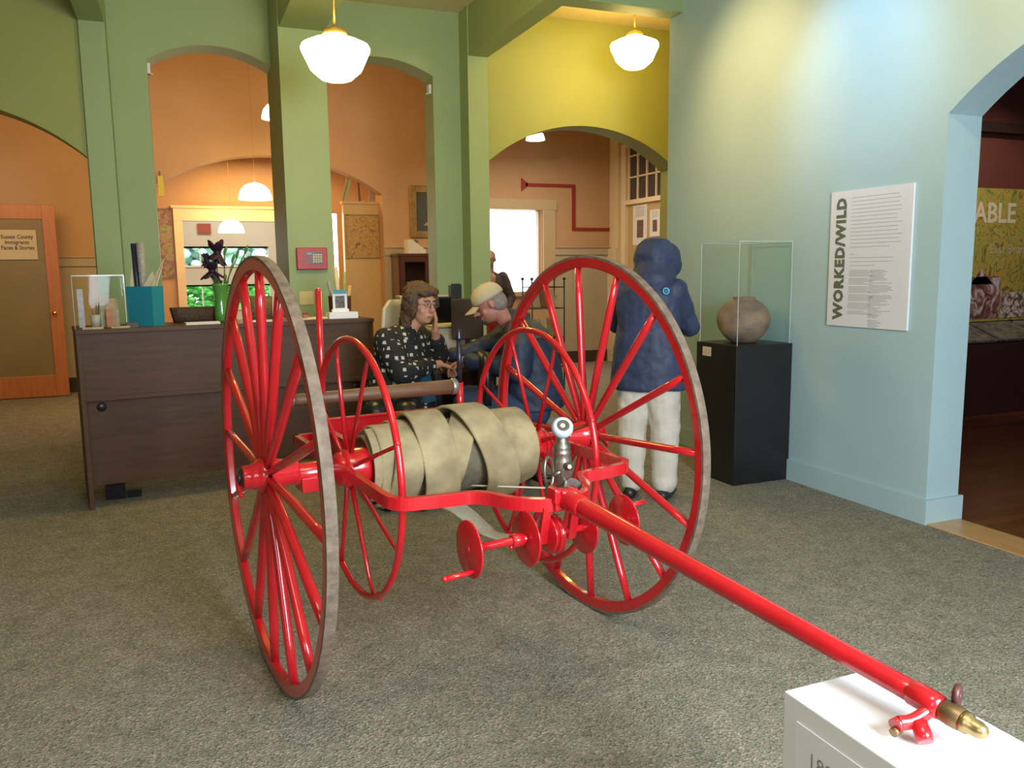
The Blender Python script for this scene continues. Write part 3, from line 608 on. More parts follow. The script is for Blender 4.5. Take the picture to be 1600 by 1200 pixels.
pot = MB().lathe([(.060, 0), (.085, .004), (.135, .045), (.170, .095), (.186, .150), (.182, .195), (.160, .243), (.122, .280), (.085, .300), (.074, .308), (.080, .322), (.071, .322), (.062, .306), (.05, .30)], (3.735, 4.785, .976), (0, 0, 1), 48).build('stoneware_pot', M_POT)
tag(pot, 'round brown stoneware pot with a small neck inside the clear case', 'pot')
# wall text panel: x = 3.99, y 4.23 (left) .. 3.59 (right), z 1.122 .. 1.975
tp = MB().box((3.974, 3.588, 1.122), (3.988, 4.230, 1.975)).build('wall_text_panel', mat('panel_white', (.80, .79, .82), .5, noise=.02)); tag(tp, 'white exhibition text panel with vertical WORKED/WILD title on blue wall', 'sign')
M_OLIVE = mat('olive_ink', (.14, .155, .105), .6)
# text frame on this wall: reading direction u -> -y, up v -> +z, facing -x
WM = lambda x, y, z: Matrix.Translation((x, y, z)) @ Matrix(((0, 0, -1, 0), (-1, 0, 0, 0), (0, 1, 0, 0), (0, 0, 0, 1)))
tt = text_mesh('WORKED/WILD', .10, 'title_lettering', M_OLIVE, tp, Matrix(), bold=.0060, depth=.0004, sp=1.16)
xs = [v.co.x for v in tt.data.vertices]; ys = [v.co.y for v in tt.data.vertices]; L = max(xs)-min(xs); H = max(ys)-min(ys)
tt.data.transform(WM(3.9735, 4.095, 1.158) @ Matrix.Rotation(PI/2, 4, 'Z') @ Matrix.Diagonal((.775/L, .088/H, 1, 1)) @ Matrix.Translation((-min(xs), -min(ys), 0)))
tb = MB(); random.seed(3)
def line(y0, y1, z): tb.box((3.9733, min(y0, y1), z), (3.9738, max(y0, y1), z+.0032))
for i in range(14): line(4.055, 3.70-random.random()*.05 if i not in (13,) else 3.74, 1.925-.0235*i)
line(4.055, 4.02, 1.575)
for i in range(3): line(4.055, (3.715, 3.715, 3.85)[i], 1.553-.024*i)
for i in range(33):
    if i % 6 != 5: line(4.055, 3.93-random.random()*.06-(.03 if i % 3 else 0), 1.475-.0085*i)
for i in range(42):
    if i % 9 != 8 and i != 10: line(3.885, 3.82-random.random()*(.12 if i < 30 else .04), 1.475-.0085*i)
tb.build('body_text', mat('text_grey', (.42, .40, .41), .7), tp)

# ================================================================ RECEPTION DESK
desk = thing('reception_desk', 'long dark brown laminate reception desk with raised counter', 'desk', (-.582, 5.782, 0), .133)
DL = 1.957
MB().box((-.004, -.012, 1.137), (DL+.004, .52, 1.164)).build('desk_top', M_DWOOD, desk, bevel=.002)
MB().box((0, 0, 0), (.028, .52, 1.137)).build('side_panel', M_DWOOD, desk, bevel=.001)
MB().box((DL-.028, 0, 0), (DL, .52, 1.137)).build('side_panel', M_DWOOD, desk, bevel=.001)
MB().box((.028, .008, .735), (DL-.028, .026, 1.137)).build('upper_panel', M_DWOOD, desk)
MB().box((.028, -.006, .705), (DL-.028, .52, .735)).build('desk_ledge', M_DWOOD, desk, bevel=.002)
MB().box((.028, .04, .15), (DL-.028, .058, .705)).build('lower_panel', M_DWOOD, desk)
for x in (.115, DL-.13): MB().lathe([(0, 0), (.028, 0), (.030, .003), (.030, .01)], (x, .036, .66), (0, 1, 0), 20).build('cable_grommet', M_BLKPL, desk)
def onD(x, y, z=1.164): return Matrix.Translation((-.582, 5.782, 0)) @ Matrix.Rotation(.133, 4, 'Z') @ Vector((x, y, z))
ps = MB().box((-.06, -.04, 0), (.06, .04, .11)).box((.07, -.03, 0), (.16, .03, .05)).build('power_unit', mat('glossy_black', (.02, .02, .03), .15), M=Matrix.Translation(onD(.17, .25, .001)))
tag(ps, 'shiny black power unit on the carpet under the reception desk', 'electronics')

# blue gift bag with rolled papers and tissue
M_BAG = mat('teal_paper', (.015, .24, .33), .45, noise=.1, nscale=8)
bag = thing('gift_bag', 'turquoise paper gift bag holding rolls and tissue on the desk', 'bag', onD(.435, .20), -.62)
bg_ = MB(); w_, d_ = .095, .055
bot = [(-w_, -d_, 0), (w_, -d_, 0), (w_, d_, 0), (-w_, d_, 0)]; top = [(-w_*1.04, -d_*1.1, .262), (w_*1.04, -d_*1.1, .262), (w_*1.04, d_*1.1, .262), (-w_*1.04, d_*1.1, .262)]
mid = [(-w_*1.0, -d_, .13), (w_, -d_, .13), (w_*.93, 0, .13), (w_, d_, .13), (-w_, d_, .13), (-w_*.93, 0, .13)]
bg_.add(bot+top, [(0, 3, 2, 1), (0, 1, 5, 4), (1, 2, 6, 5), (2, 3, 7, 6), (3, 0, 4, 7)]); bb_ = bg_.build('bag_body', M_BAG, bag)
sd = bb_.modifiers.new('solid', 'SOLIDIFY'); sd.thickness = .0015
MB().tube([(-.045, 0, .02), (-.062, 0, .545)], .017, 16).build('dark_roll', mat('navy_print', (.02, .022, .05), .4), bag)
MB().tube([(-.006, .0, .02), (-.012, .0, .55)], [.022, .024], 16).build('grey_roll', mat('grey_print', (.33, .32, .31), .5, noise=.3, nscale=60), bag)
ti = MB()
for a_, b_, c_ in (((.03, -.03, .22), (.17, .0, .45), (.05, .03, .27)), ((.0, -.04, .24), (.09, -.03, .36), (.08, .02, .25)), ((-.09, -.03, .24), (-.085, .0, .40), (-.06, .03, .25)), ((.02, .02, .24), (.12, .04, .40), (.09, -.01, .25))):
    ti.add([a_, b_, c_, (c_[0]+.004, c_[1]+.004, c_[2]), (a_[0]+.004, a_[1]+.004, a_[2]), (b_[0]+.002, b_[1]+.003, b_[2])], [(0, 1, 2), (3, 5, 4), (0, 4, 5, 1), (1, 5, 3, 2)])
ti.build('tissue_paper', M_CARDP, bag)

# green vase with dark irises
vs_ = thing('flower_vase', 'tall green glass vase with dark purple irises on the desk', 'vase', onD(.93, .26))
M_VASE = mat('green_glass', (.10, .30, .05), .12, alpha=.86, coat=.6)
MB().lathe([(0, .003), (.036, .003), (.046, .02), (.048, .06), (.041, .13), (.040, .19), (.052, .255), (.056, .27), (.052, .27), (.037, .19), (.038, .13), (.044, .06), (.042, .02), (0, .008)], (0, 0, 0), (0, 0, 1), 28).build('vase_body', M_VASE, vs_)
M_STEM = mat('green_stem', (.07, .20, .04), .5, noise=.2); M_IRIS = mat('iris_petal', (.035, .008, .03), .6, noise=.4, nscale=20)
stems = [((-.02, 0, .03), (-.015, .0, .3), (-.005, -.01, .50)), ((0, .01, .03), (-.03, .01, .25), (-.045, 0, .36)), ((.01, 0, .03), (.03, 0, .28), (.045, .01, .48)), ((.01, .01, .03), (.06, .01, .3), (.10, .01, .43)), ((.0, -.01, .03), (.09, 0, .3), (.185, 0, .49)), ((-.01, 0, .03), (.05, .02, .28), (.13, .02, .46))]
st = MB()
for s_ in stems: st.tube(smooth_path(s_, 5), .0045, 8)
for k in range(12):
    a_ = random.uniform(0, 6.28); l_ = random.uniform(.26, .34); st.sweep(smooth_path([(.01*math.cos(a_), .01*math.sin(a_), .03), (.025*math.cos(a_), .025*math.sin(a_), .2), (.05*math.cos(a_), .05*math.sin(a_), l_)], 4), .014, .002)
st.build('flower_stems', M_STEM, vs_)
def iris(p, s=1.0, seed=0):
    rnd = random.Random(seed); b = MB()
    for k in range(9):
        a_ = k*2*PI/9+rnd.uniform(-.2, .2); upw = 1 if k % 2 else -.9
        Mx = Matrix.Rotation(a_, 3, 'Z') @ Matrix.Rotation(-.9*upw+rnd.uniform(-.3, .3), 3, 'Y')
        c_ = Vector(p)+(Mx @ Vector((.036*s, 0, 0)))
        b.ell(c_, (.040*s, .022*s, .007*s), 12, 6, M=Mx)
    b.ell(p, (.018*s, .018*s, .026*s), 10, 8); return b
iris((-.005, -.01, .485), 1.45, 1).build('iris_bloom', M_IRIS, vs_); iris((-.045, 0, .36), 1.4, 4).build('iris_bloom', M_IRIS, vs_); iris((-.075, .0, .43), .8, 8).build('iris_bloom', M_IRIS, vs_)
for p_ in ((.05, .01, .50), (.19, 0, .505), (.13, .02, .475), (.10, .01, .445)): MB().ell(p_, (.010, .010, .034), 10, 8, M=Matrix.Rotation(.35, 3, 'Y')).build('flower_bud', M_STEM, vs_)

# wicker tray, booklet, papers, acrylic holder with leaflets
M_WICK = mat('dark_wicker', (.11, .055, .022), .7, noise=.5, nscale=60, bump=.8, bscale=90)
def basket(name, label, loc, rx, ry, h, flare, m=M_WICK):
    b = MB(); n = 40; vs = []; prof = [(1-flare, 0), (1-flare*.5, h*.5), (1, h), (.96, h), (.93-flare*.5, h*.5), (.9-flare, .01)]
    for r, z in prof:
        for k in range(n): th = 2*PI*k/n; e = 1+.012*math.cos(k*PI); vs.append((rx*r*e*math.copysign(abs(math.cos(th))**.6, math.cos(th)), ry*r*e*math.copysign(abs(math.sin(th))**.6, math.sin(th)), z))
    fs = [(i*n+k, i*n+(k+1) % n, (i+1)*n+(k+1) % n, (i+1)*n+k) for i in range(len(prof)-1) for k in range(n)]
    fs += [tuple(range(n))[::-1], tuple((len(prof)-1)*n+k for k in range(n))]
    b.add(vs, fs, 0, True); o = b.build(name, m); o.location = loc; o.rotation_euler = (0, 0, .133); return tag(o, label, 'basket')
basket('wicker_tray', 'low dark wicker tray on the desk behind the green vase', onD(.80, .42), .19, .09, .105, .12)
basket('wicker_tray', 'square brown wicker basket on the desk behind the near wheel', onD(1.23, .42), .09, .08, .17, .05, mat('mid_wicker', (.20, .13, .05), .7, noise=.5, nscale=70, bump=.8, bscale=90))
bk = MB().box((-.11, -.04, 0), (.11, .04, .016)).build('booklet', M_PAPER); bk.location = onD(.77, .10); bk.rotation_euler = (0, 0, .16); tag(bk, 'thin pale booklet lying at the front edge of the desk', 'booklet')
bk = MB().box((-.10, -.05, 0), (.10, .05, .010)).build('booklet', M_PAPER); bk.location = onD(1.17, .14); bk.rotation_euler = (0, 0, .10); tag(bk, 'thin white booklet on the desk seen through the wheel spokes', 'booklet')
bk = MB().box((-.13, -.06, 0), (.13, .06, .008)).box((-.05, -.05, .008), (.15, .05, .013)).build('paper_sheets', M_CARDP); bk.location = onD(1.55, .20); bk.rotation_euler = (0, 0, .3); tag(bk, 'cream loose papers on the desk under the red keypad', 'papers')
rt = MB().box((-.018, -.02, 0), (.018, .02, .018)).ell((-.012, 0, .03), (.009, .009, .009)).ell((.012, 0, .03), (.009, .009, .009)).build('small_toy', mat('toy_red', (.35, .03, .03), .4)); rt.location = onD(1.515, .22, 1.1775); tag(rt, 'tiny dark red figure on the papers beside the column', 'ornament')
ah = thing('leaflet_box', 'clear acrylic box full of leaflets and pens at the desk end', 'acrylic box', onD(.155, .19), .133)
for nm, a_, b_ in (('box_wall', (-.15, -.09, 0), (.15, -.086, .335)), ('box_wall', (-.15, .086, 0), (.15, .09, .335)), ('box_wall', (-.15, -.086, 0), (-.146, .086, .335)), ('box_wall', (.146, -.086, 0), (.15, .086, .335)), ('box_lid', (-.15, -.09, .335), (.15, .09, .339))): MB().box(a_, b_).build(nm, M_GLASS, ah)
for a_, b_ in (((-.151, -.092, .333), (.151, -.088, .340)), ((.147, -.092, 0), (.152, -.087, .335)), ((-.152, -.092, 0), (-.149, -.087, .335))): MB().box(a_, b_).build('box_edge', M_EDGE, ah)
def leaflet(x, y, w, h, lean, col, nm, label, z=0, th=.008):
    o = MB().box((-w/2, -th/2, 0), (w/2, th/2, h)).build(nm, mat(label.split()[0]+'_leaf_'+str(round(col[0], 2)), col, .6, noise=.35, nscale=25)); o.location = onD(x, y, 1.1645+z); o.rotation_euler = (lean, 0, .133); return tag(o, label, 'leaflet')
leaflet(.235, .20, .07, .19, -.25, (.52, .36, .22), 'leaflet', 'tan leaflet leaning inside the acrylic box, nearest the turquoise bag')
leaflet(.19, .225, .06, .21, -.12, (.45, .38, .25), 'leaflet', 'olive leaflet leaning behind the tan leaflet in the acrylic box')
leaflet(.05, .23, .035, .25, 0, (.60, .55, .62), 'leaflet', 'pale lilac upright card inside the left end of the acrylic box')
leaflet(.21, .15, .04, .12, -.2, (.60, .22, .10), 'leaflet', 'orange folded leaflet at the front inside the acrylic box')
cupo = MB().lathe([(0, 0), (.026, 0), (.030, .085), (.028, .085), (.025, .004), (0, .004)], (0, 0, 0), (0, 0, 1), 20).build('pen_cup', mat('frosted_cup', (.50, .44, .38), .4)); cupo.location = onD(.125, .15, 1.1645); tag(cupo, 'small frosted cup of pens inside the acrylic box', 'cup')
for i, (dx, dy, c_) in enumerate(((-.008, 0, (.3, .12, .05)), (.01, .004, (.05, .05, .05)), (0, -.008, (.35, .18, .1)), (.004, .01, (.1, .1, .12)))):
    p_ = MB().tube([(0, 0, 0), (dx*2.2, dy*2, .155)], .0035, 8).build('pen', mat('pen_%d' % i, c_, .3)); p_.location = onD(.125+dx*.5, .15+dy*.5, 1.17)
    tag(p_, ('rust red pen', 'black pen', 'orange brown pen', 'dark grey pen')[i]+' standing in the cup inside the acrylic box', 'pen')
for i, (x, y, w_, d_, c_) in enumerate(((.10, .03, .12, .05, (.60, .45, .22)), (.26, .035, .11, .04, (.55, .42, .18)), (.33, .06, .07, .05, (.10, .08, .06)))):
    o = MB().box((-w_/2, -d_/2, 0), (w_/2, d_/2, .012+.02*(i == 2))).build('card_stack', mat('cards_%d' % i, c_, .6, noise=.4, nscale=40)); o.location = onD(x, y, 1.1645); o.rotation_euler = (0, 0, .133)
    tag(o, ('yellowish card stack before the left half of the acrylic box', 'mustard card stack before the right half of the acrylic box', 'black card holder between acrylic box and turquoise bag')[i], 'cards')
# framed sign, its base of booklets, round basket with map rolls (right end of the desk)
fs_ = MB().box((-.11, -.055, 0), (.11, .055, .030)).box((-.105, -.052, .030), (.11, .055, .045)).build('booklet_stack', M_WHITE); fs_.location = onD(1.775, .17); fs_.rotation_euler = (0, 0, .1); tag(fs_, 'stack of white booklets at the right end of the desk', 'booklets')
sg = thing('photo_stand', 'white stand with blue header and dark photo on the booklet stack', 'sign', onD(1.765, .175, 1.2095), .1)
MB().box((-.062, -.014, 0), (.066, .018, .022)).box((-.054, -.006, .018), (.056, .004, .155)).build('stand_frame', M_WHITE, sg, bevel=.002)
MB().box((-.050, -.010, .135), (.052, -.005, .165)).build('header', mat('header_blue', (.08, .30, .38), .5), sg); MB().box((-.036, -.0085, .030), (.036, -.0055, .12)).build('photograph', mat('dark_photo', (.16, .15, .15), .4, noise=.7, nscale=60), sg)
rb = MB().lathe([(0, 0), (.082, 0), (.086, .15), (.089, .16), (.084, .16), (.080, .15), (.076, .01), (0, .01)], (0, 0, 0), (0, 0, 1), 32).build('round_basket', mat('red_wicker', (.20, .065, .022), .65, noise=.4, nscale=60, bump=.7, bscale=90))
rb.location = onD(1.835, .385); tag(rb, 'round reddish brown basket holding rolled maps on the desk', 'basket')
for i, (x0, x1, y1, z1, r, c_) in enumerate(((.0, -.025, 0, .38, .018, (.66, .55, .34)), (.03, .05, .01, .34, .014, (.30, .36, .14)), (-.04, -.088, 0, .275, .013, (.30, .33, .40)), (-.02, -.075, .02, .26, .012, (.36, .37, .42)), (.05, .075, 0, .24, .014, (.62, .40, .15)))):
    yb = (0, .022, -.035, .045, -.03)[i]; o = MB().tube([(x0, yb, .02), (x1, yb+y1*.3, z1)], r, 12).build('map_roll', mat('roll_%d' % i, c_, .6, noise=.15)); o.location = onD(1.835, .385)
    tag(o, ('tall cream map roll in the round basket', 'green map roll in the round basket', 'leftmost blue grey roll leaning in the round basket', 'second blue grey roll leaning in the round basket', 'short orange roll at the right of the round basket')[i], 'map roll')

# column fittings
kp = thing('alarm_keypad', 'red metal alarm keypad box mounted on the green column', 'alarm', (1.152, 7.5, 1.627))
MB().box((-.133, -.05, -.096), (.133, 0, .096)).build('keypad_box', mat('keypad_red', (.48, .012, .012), .4, noise=.1), kp, bevel=.006)
MB().box((-.055, -.054, -.048), (.092, -.049, .058)).build('keypad_window', M_BLKPL, kp)
for r_ in range(4):
    for c_ in range(4): MB().box((.005+.021*c_, -.058, .026-.020*r_), (.021+.021*c_, -.053, .040-.020*r_)).build('key', M_CARDP, kp)
MB().box((-.045, -.057, .036), (-.004, -.053, .05)).build('status_light', mat('lcd', (.35, .35, .25), .4), kp)
MB().box((-.045, -.057, -.042), (-.012, -.053, .028)).build('key_panel', mat('dull_pink', (.35, .12, .10), .5), kp)
MB().ell((-.09, -.052, -.004), (.007, .004, .007), 10, 8).build('key_lock', M_STEEL, kp)
sw = thing('light_switch', 'cream double switch plate on the green column', 'switch', (1.092, 7.5, 1.28))
MB().box((-.062, -.008, -.060), (.062, 0, .060)).build('switch_plate', mat('ivory', (.66, .55, .24), .4), sw, bevel=.003)
for x in (-.02, .022): MB().box((x-.004, -.016, -.010), (x+.004, -.007, .008)).build('toggle', MAT['ivory'], sw)

for x, lab in ((2.488, 'small white sensor at the top right of the right pass-through arch'), (-.078, 'small white sensor at the top left of the left pass-through arch')):
    o = MB().box((-.012, -.06, -.045), (.012, .02, .045)).box((-.03 if x > 0 else -.012, -.03, -.045), (.012 if x > 0 else .03, .0, -.035)).build('wall_sensor', M_WHITE, bevel=.002); o.location = (x, 8.22, 3.30); tag(o, lab, 'sensor')
# ================================================================ LAMPS
M_GLOBE = emat('opal_globe', (1, .68, .20), 35); M_GLOBE2 = emat('opal_dome', (1, .80, .42), 8)
M_ROD = mat('aged_brass_rod', (.50, .30, .08), .35, .8)
def pendant(loc, ztop, label, d=.225):
    t = thing('pendant_lamp', label, 'lamp', loc, 0, 'schoolhouse pendant lamps')
    k = d/.225
    MB().lathe([(0, -.155), (.07, -.150), (.10, -.14), (.165, -.085), (.20, -.01), (.222, .035), (.225, .055), (.215, .075), (.15, .105), (.085, .118), (.074, .125), (.074, .14)], (0, 0, 0), (0, 0, 1), 40).build('glass_globe', M_GLOBE, t)
    MB().lathe([(.078, .136), (.080, .145), (.078, .160), (.060, .172), (.024, .180), (.012, .20)], (0, 0, 0), (0, 0, 1), 28).build('lamp_fitter', M_ROD, t)
    MB().tube([(0, 0, .19), (0, 0, ztop-loc[2])], .007, 10).build('hanging_rod', M_ROD, t)
    MB().lathe([(.05, -.02), (.055, -.01), (.055, 0)], (0, 0, ztop-loc[2]), (0, 0, 1), 20).build('ceiling_rose', M_ROD, t)
    return t
pendant((1.085, 5.66, 2.905), 3.57, 'glowing schoolhouse pendant hanging over the reception desk'); pendant((4.10, 6.94, 3.50), ZC, 'glowing schoolhouse pendant hanging before the right arch wall', .248)
def dome(loc, r, label, ztop=None):
    ztop = ztop or (ZC if loc[1] > 12 else ZB)
    t = thing('dome_lamp', label, 'lamp', loc, 0, 'dome pendants in the back rooms')
    MB().lathe([(r, -r*.55), (r*.98, -r*.40), (r*.86, 0), (r*.62, r*.28), (r*.3, r*.43), (.02, r*.47)], (0, 0, 0), (0, 0, 1), 32).build('dome_shade', M_GLOBE2, t)
    MB().tube([(0, 0, r*.45), (0, 0, ztop-loc[2])], .0025, 8).build('hanging_rod', mat('tan_cord', (.40, .24, .12), .7), t)
dome((1.30, 10.6, 3.46), .19, 'glowing dome lamp half hidden behind the square column'); dome((1.075, 11.5, 2.585), .215, 'glowing dome lamp below the far arch crown'); dome((.915, 14.0, 2.265), .20, 'smallest glowing dome lamp before the porch doorway'); dome((4.36, 9.8, 3.20), .12, 'glowing dome lamp touching the crown of the right arch')

# ================================================================ BACK ROOMS
dl = thing('glazed_door', 'open orange fir door with one large pane, left of the desk', 'door', (-1.29, 11.6, 0))
db = MB().box((-.14, 0, .01), (0, .045, 2.36)).box((-.95, 0, .01), (-.81, .045, 2.36)).box((-.81, 0, 2.19), (-.14, .045, 2.36)).box((-.81, 0, .01), (-.14, .045, .275))
db.build('door_frame', M_OWOOD, dl, bevel=.004); MB().box((-.81, .015, .275), (-.14, .022, 2.19)).build('door_pane', mat('olive_pane', (.27, .20, .085), .22, noise=.1, nscale=2), dl)
MB().lathe([(.02, 0), (.022, .006), (.01, .012), (.010, .03), (.024, .04), (.026, .052), (.018, .062), (0, .064)], (-.085, 0, 1.05), (0, -1, 0), 20).build('door_knob', mat('polished_brass', (.75, .55, .2), .15, 1), dl)
sn = MB().box((-.66, -.006, 1.705), (-.215, -.002, 2.06)).build('paper_sign', mat('buff_paper', (.62, .50, .30), .7, noise=.05)); sn.location = (-1.29, 11.6, 0); tag(sn, 'buff paper sign about county immigrants taped to the orange door', 'sign')
FX = lambda x, y, z: Matrix.Translation((x, y, z)) @ Matrix(((1, 0, 0, 0), (0, 0, -1, 0), (0, 1, 0, 0), (0, 0, 0, 1)))
for i, s_ in enumerate(('Sussex County', 'Immigrants:', 'Faces & Stories')):
    text_mesh(s_, .066, 'lettering', mat('black_ink', (.02, .02, .02), .7), sn, FX(-.42, -.0065, 1.955-.065*i), bold=.0012, depth=.0003, xs=.86, align='CENTER')
def framed(name, label, cat, x0, x1, z0, z1, y, fw, fm, pm, M=None):
    t = thing(name, label, cat, ((x0+x1)/2, y, (z0+z1)/2)); w_, h_ = (x1-x0)/2, (z1-z0)/2
    b = MB().box((-w_, -.03, -h_), (-w_+fw, 0, h_)).box((w_-fw, -.03, -h_), (w_, 0, h_)).box((-w_+fw, -.03, h_-fw), (w_-fw, 0, h_)).box((-w_+fw, -.03, -h_), (w_-fw, 0, -h_+fw))
    b.build('frame', fm, t, bevel=.008 if fw > .03 else .002); MB().box((-w_+fw, -.012, -h_+fw), (w_-fw, -.004, h_-fw)).build('picture', pm, t); return t
M_GILT = mat('dull_gilt', (.34, .22, .07), .45, .4, noise=.25, nscale=12)
def art(name, cols, scale, rough=.5, dist=2):
    m = bpy.data.materials.new(name); m.use_nodes = True; nt = m.node_tree; b = nt.nodes['Principled BSDF']; b.inputs['Roughness'].default_value = rough
    tc = nt.nodes.new('ShaderNodeTexCoord'); n = nt.nodes.new('ShaderNodeTexNoise'); n.inputs['Scale'].default_value = scale; n.inputs['Detail'].default_value = 6; n.inputs['Distortion'].default_value = dist
    nt.links.new(tc.outputs['Object'], n.inputs['Vector']); r = nt.nodes.new('ShaderNodeValToRGB')
    r.color_ramp.elements[0].color = (*cols[0][1], 1); r.color_ramp.elements[0].position = cols[0][0]; r.color_ramp.elements[1].color = (*cols[-1][1], 1); r.color_ramp.elements[1].position = cols[-1][0]
    for p_, c_ in cols[1:-1]: e = r.color_ramp.elements.new(p_); e.color = (*c_, 1)
    nt.links.new(n.outputs['Fac'], r.inputs[0]); nt.links.new(r.outputs[0], b.inputs['Base Color']); return m
pt = framed('framed_painting', 'dark landscape painting in a wide gilt frame on the far wall', 'painting', 3.30, 4.0, 2.0, 2.76, 11.998, .10, M_GILT, art('dark_landscape', [(.2, (.03, .03, .02)), (.45, (.07, .06, .04)), (.6, (.05, .07, .05)), (.8, (.16, .12, .07))], 4))
MB().prism([(-.15, -.20), (.0, -.06), (.12, -.16), (.2, -.2)], -.0135, -.0125, 'xz').build('pale_rocks', mat('pale_rock', (.45, .33, .16), .6, noise=.3), pt)
# map board and its tall panel
tpn = MB().box((2.38, 12.30, 0), (2.915, 12.42, 2.53)).box((2.36, 12.27, 2.50), (2.90, 12.42, 2.54)).build('tall_cabinet', mat('tan_board', (.56, .36, .13), .5, noise=.06), bevel=.003); tag(tpn, 'tall tan cabinet under the far arch with a map on it', 'cabinet')
mp_ = framed('framed_map', 'old yellow town map in a thin frame on the tan cabinet', 'map', 2.39, 2.905, 1.71, 2.35, 12.299, .012, M_GILT, art('old_map', [(.3, (.14, .06, .015)), (.42, (.42, .24, .05)), (.5, (.50, .31, .07)), (.56, (.26, .12, .03)), (.62, (.50, .30, .06)), (.8, (.30, .18, .06))], 16, dist=1))
for i, (x, w_, ln, c_, s_) in enumerate(((2.37, .03, .42, (.20, .22, .07), .25), (2.42, .035, .36, (.30, .34, .14), .2), (2.62, .03, .36, (.12, .05, .02), -.05), (2.80, .10, .26, (.32, .2, .12), .1))):
    o = MB().box((-w_/2, -.012, 0), (w_/2, .012, ln)).build('rolled_banner', mat('banner_%d' % i, c_, .6)); o.location = (x+.02, 12.36, 2.541); o.rotation_euler = (0, s_, 0)
    tag(o, ('dark olive rolled banner leaning on top of the tan cabinet', 'light green rolled banner on top of the tan cabinet', 'dark brown upright stick on top of the tan cabinet', 'wide brown board on top of the tan cabinet')[i], 'banner')
# gift shop shelf with lit strip seen beside the map
shf = thing('gift_shelf', 'brightly lit gift shelf glimpsed between column and tan cabinet', 'shelf', (2.18, 12.9, 0))
MB().box((-.26, 0, 0), (.16, .30, .03)).box((-.26, .27, 0), (.16, .30, 2.6)).build('shelf_back', mat('shelf_red', (.50, .05, .03), .5), shf)
for z in (.7, 1.1, 1.45, 1.8, 2.15): MB().box((-.26, 0, z), (.16, .27, z+.02)).build('shelf_board', M_CREAM, shf)
random.seed(11); gi = 0
for z in (1.12, 1.47, 1.82):
    for x in (-.1, .01, .10):
        c_ = random.choice([(.55, .25, .05), (.5, .05, .03), (.6, .45, .15), (.25, .1, .05)]); h_ = random.uniform(.12, .22)
        o = MB().box((-.045, -.04, 0), (.045, .04, h_)).build('gift_box', mat('gift_%d' % gi, c_, .5)); o.location = (2.18+x, 12.99, z+.001)
        tag(o, ('low', 'middle', 'upper')[int((z-1.1)/.34)]+' row gift box, '+('left', 'centre', 'right')[(-.1, .01, .10).index(x)]+' one, on the lit gift shelf', 'box'); gi += 1
M_TUBE = emat('white_tube', (1, .93, .85), 16)
lt = thing('strip_light', 'white vertical strip light beside the tan cabinet', 'lamp', (2.30, 12.62, 1.38)); MB().box((-.012, 0, -1.38), (.04, .03, 1.0)).build('tube_housing', M_WHITE, lt); MB().tube([(.0, -.012, .05), (-.01, -.012, .95)], .017, 12).tube([(-.055, -.012, .975), (.01, -.012, .975)], .022, 12).build('light_tube', M_TUBE, lt)
# dark glazed cabinet with white stand
cb = thing('china_cabinet', 'dark cherry cabinet with glazed doors by the far wall', 'cabinet', (2.98, 11.5, 0))
MB().box((0, .02, 0), (.03, .42, 1.72)).box((.87, .02, 0), (.90, .42, 1.72)).box((0, .40, 0), (.90, .42, 1.72)).box((-.02, -.01, 1.72), (.92, .42, 1.76)).box((0, .02, 0), (.9, .4, .12)).build('carcass', M_RWOOD, cb, bevel=.003)
for z in (.55, .9, 1.25): MB().box((.03, .05, z), (.87, .40, z+.02)).build('shelf', M_RWOOD, cb)
for x0 in (.03, .45):
    d_ = MB().box((x0, 0, .12), (x0+.06, .02, 1.72)).box((x0+.36, 0, .12), (x0+.42, .02, 1.72)).box((x0+.06, 0, 1.64), (x0+.36, .02, 1.72)).box((x0+.06, 0, .12), (x0+.36, .02, .24)).build('cabinet_door', M_RWOOD, cb, bevel=.002)
    MB().box((x0+.06, .008, .24), (x0+.36, .012, 1.64)).build('door_glass', M_GLASS, d_)
for i, (x, z, r) in enumerate(((.20, 1.27, .05), (.33, 1.27, .035), (.22, .92, .045), (.62, 1.27, .05), (.6, .92, .06))):
    o = MB().lathe([(0, 0), (r*.6, 0), (r, r), (r*.9, r*1.8), (r*.8, r*1.8), (r*.8, r), (0, .01)], (0, 0, 0), (0, 0, 1), 18).build('china_bowl', mat('china_grey', (.35, .35, .33), .3)); o.location = (2.98+x, 11.72, z+.001)
    tag(o, ('large left', 'small left', 'lower left', 'large right', 'lower right')[i]+' grey china bowl inside the glazed cabinet', 'bowl')
wb = MB().prism([(0, 0), (.26, 0), (.26, .05), (.06, .20), (0, .20)], -.11, .11, 'xz').build('card_stand', M_PAPER); wb.location = (3.15, 11.7, 1.7615); tag(wb, 'white sloping card stand on top of the glazed cabinet', 'stand')
wb = MB().box((-.05, -.04, 0), (.07, .04, .012)).box((.0, -.03, .012), (.05, .03, .05)).build('desk_phone', mat('grey_box', (.14, .13, .12), .5)); wb.location = (3.262, 11.70, 1.925); wb.rotation_euler = (0, .643, 0); tag(wb, 'dark grey device on the white sloping stand', 'device')
# posters beside the porch doorway
ps_ = MB().box((-.25, 14.47, 1.45), (.04, 14.498, 2.55)).build('shop_poster', art('poster_art', [(.2, (.05, .10, .05)), (.4, (.25, .30, .08)), (.5, (.30, .16, .14)), (.6, (.15, .08, .05)), (.8, (.45, .35, .22))], 5)); tag(ps_, 'busy green and pink poster left of the porch doorway', 'poster')
yt = MB().box((-.10, 11.90, 2.52), (-.03, 11.96, 2.78)).build('yellow_tag', mat('yellow_plastic', (.60, .50, .04), .5)); yt.parent = None; tag(yt, 'small yellow tag hanging at the left foot of the far arch', 'tag')
MB().box((-.08, 11.9, 2.78), (-.06, 11.93, 2.84)).build('tag_clip', M_BLKPL, yt)
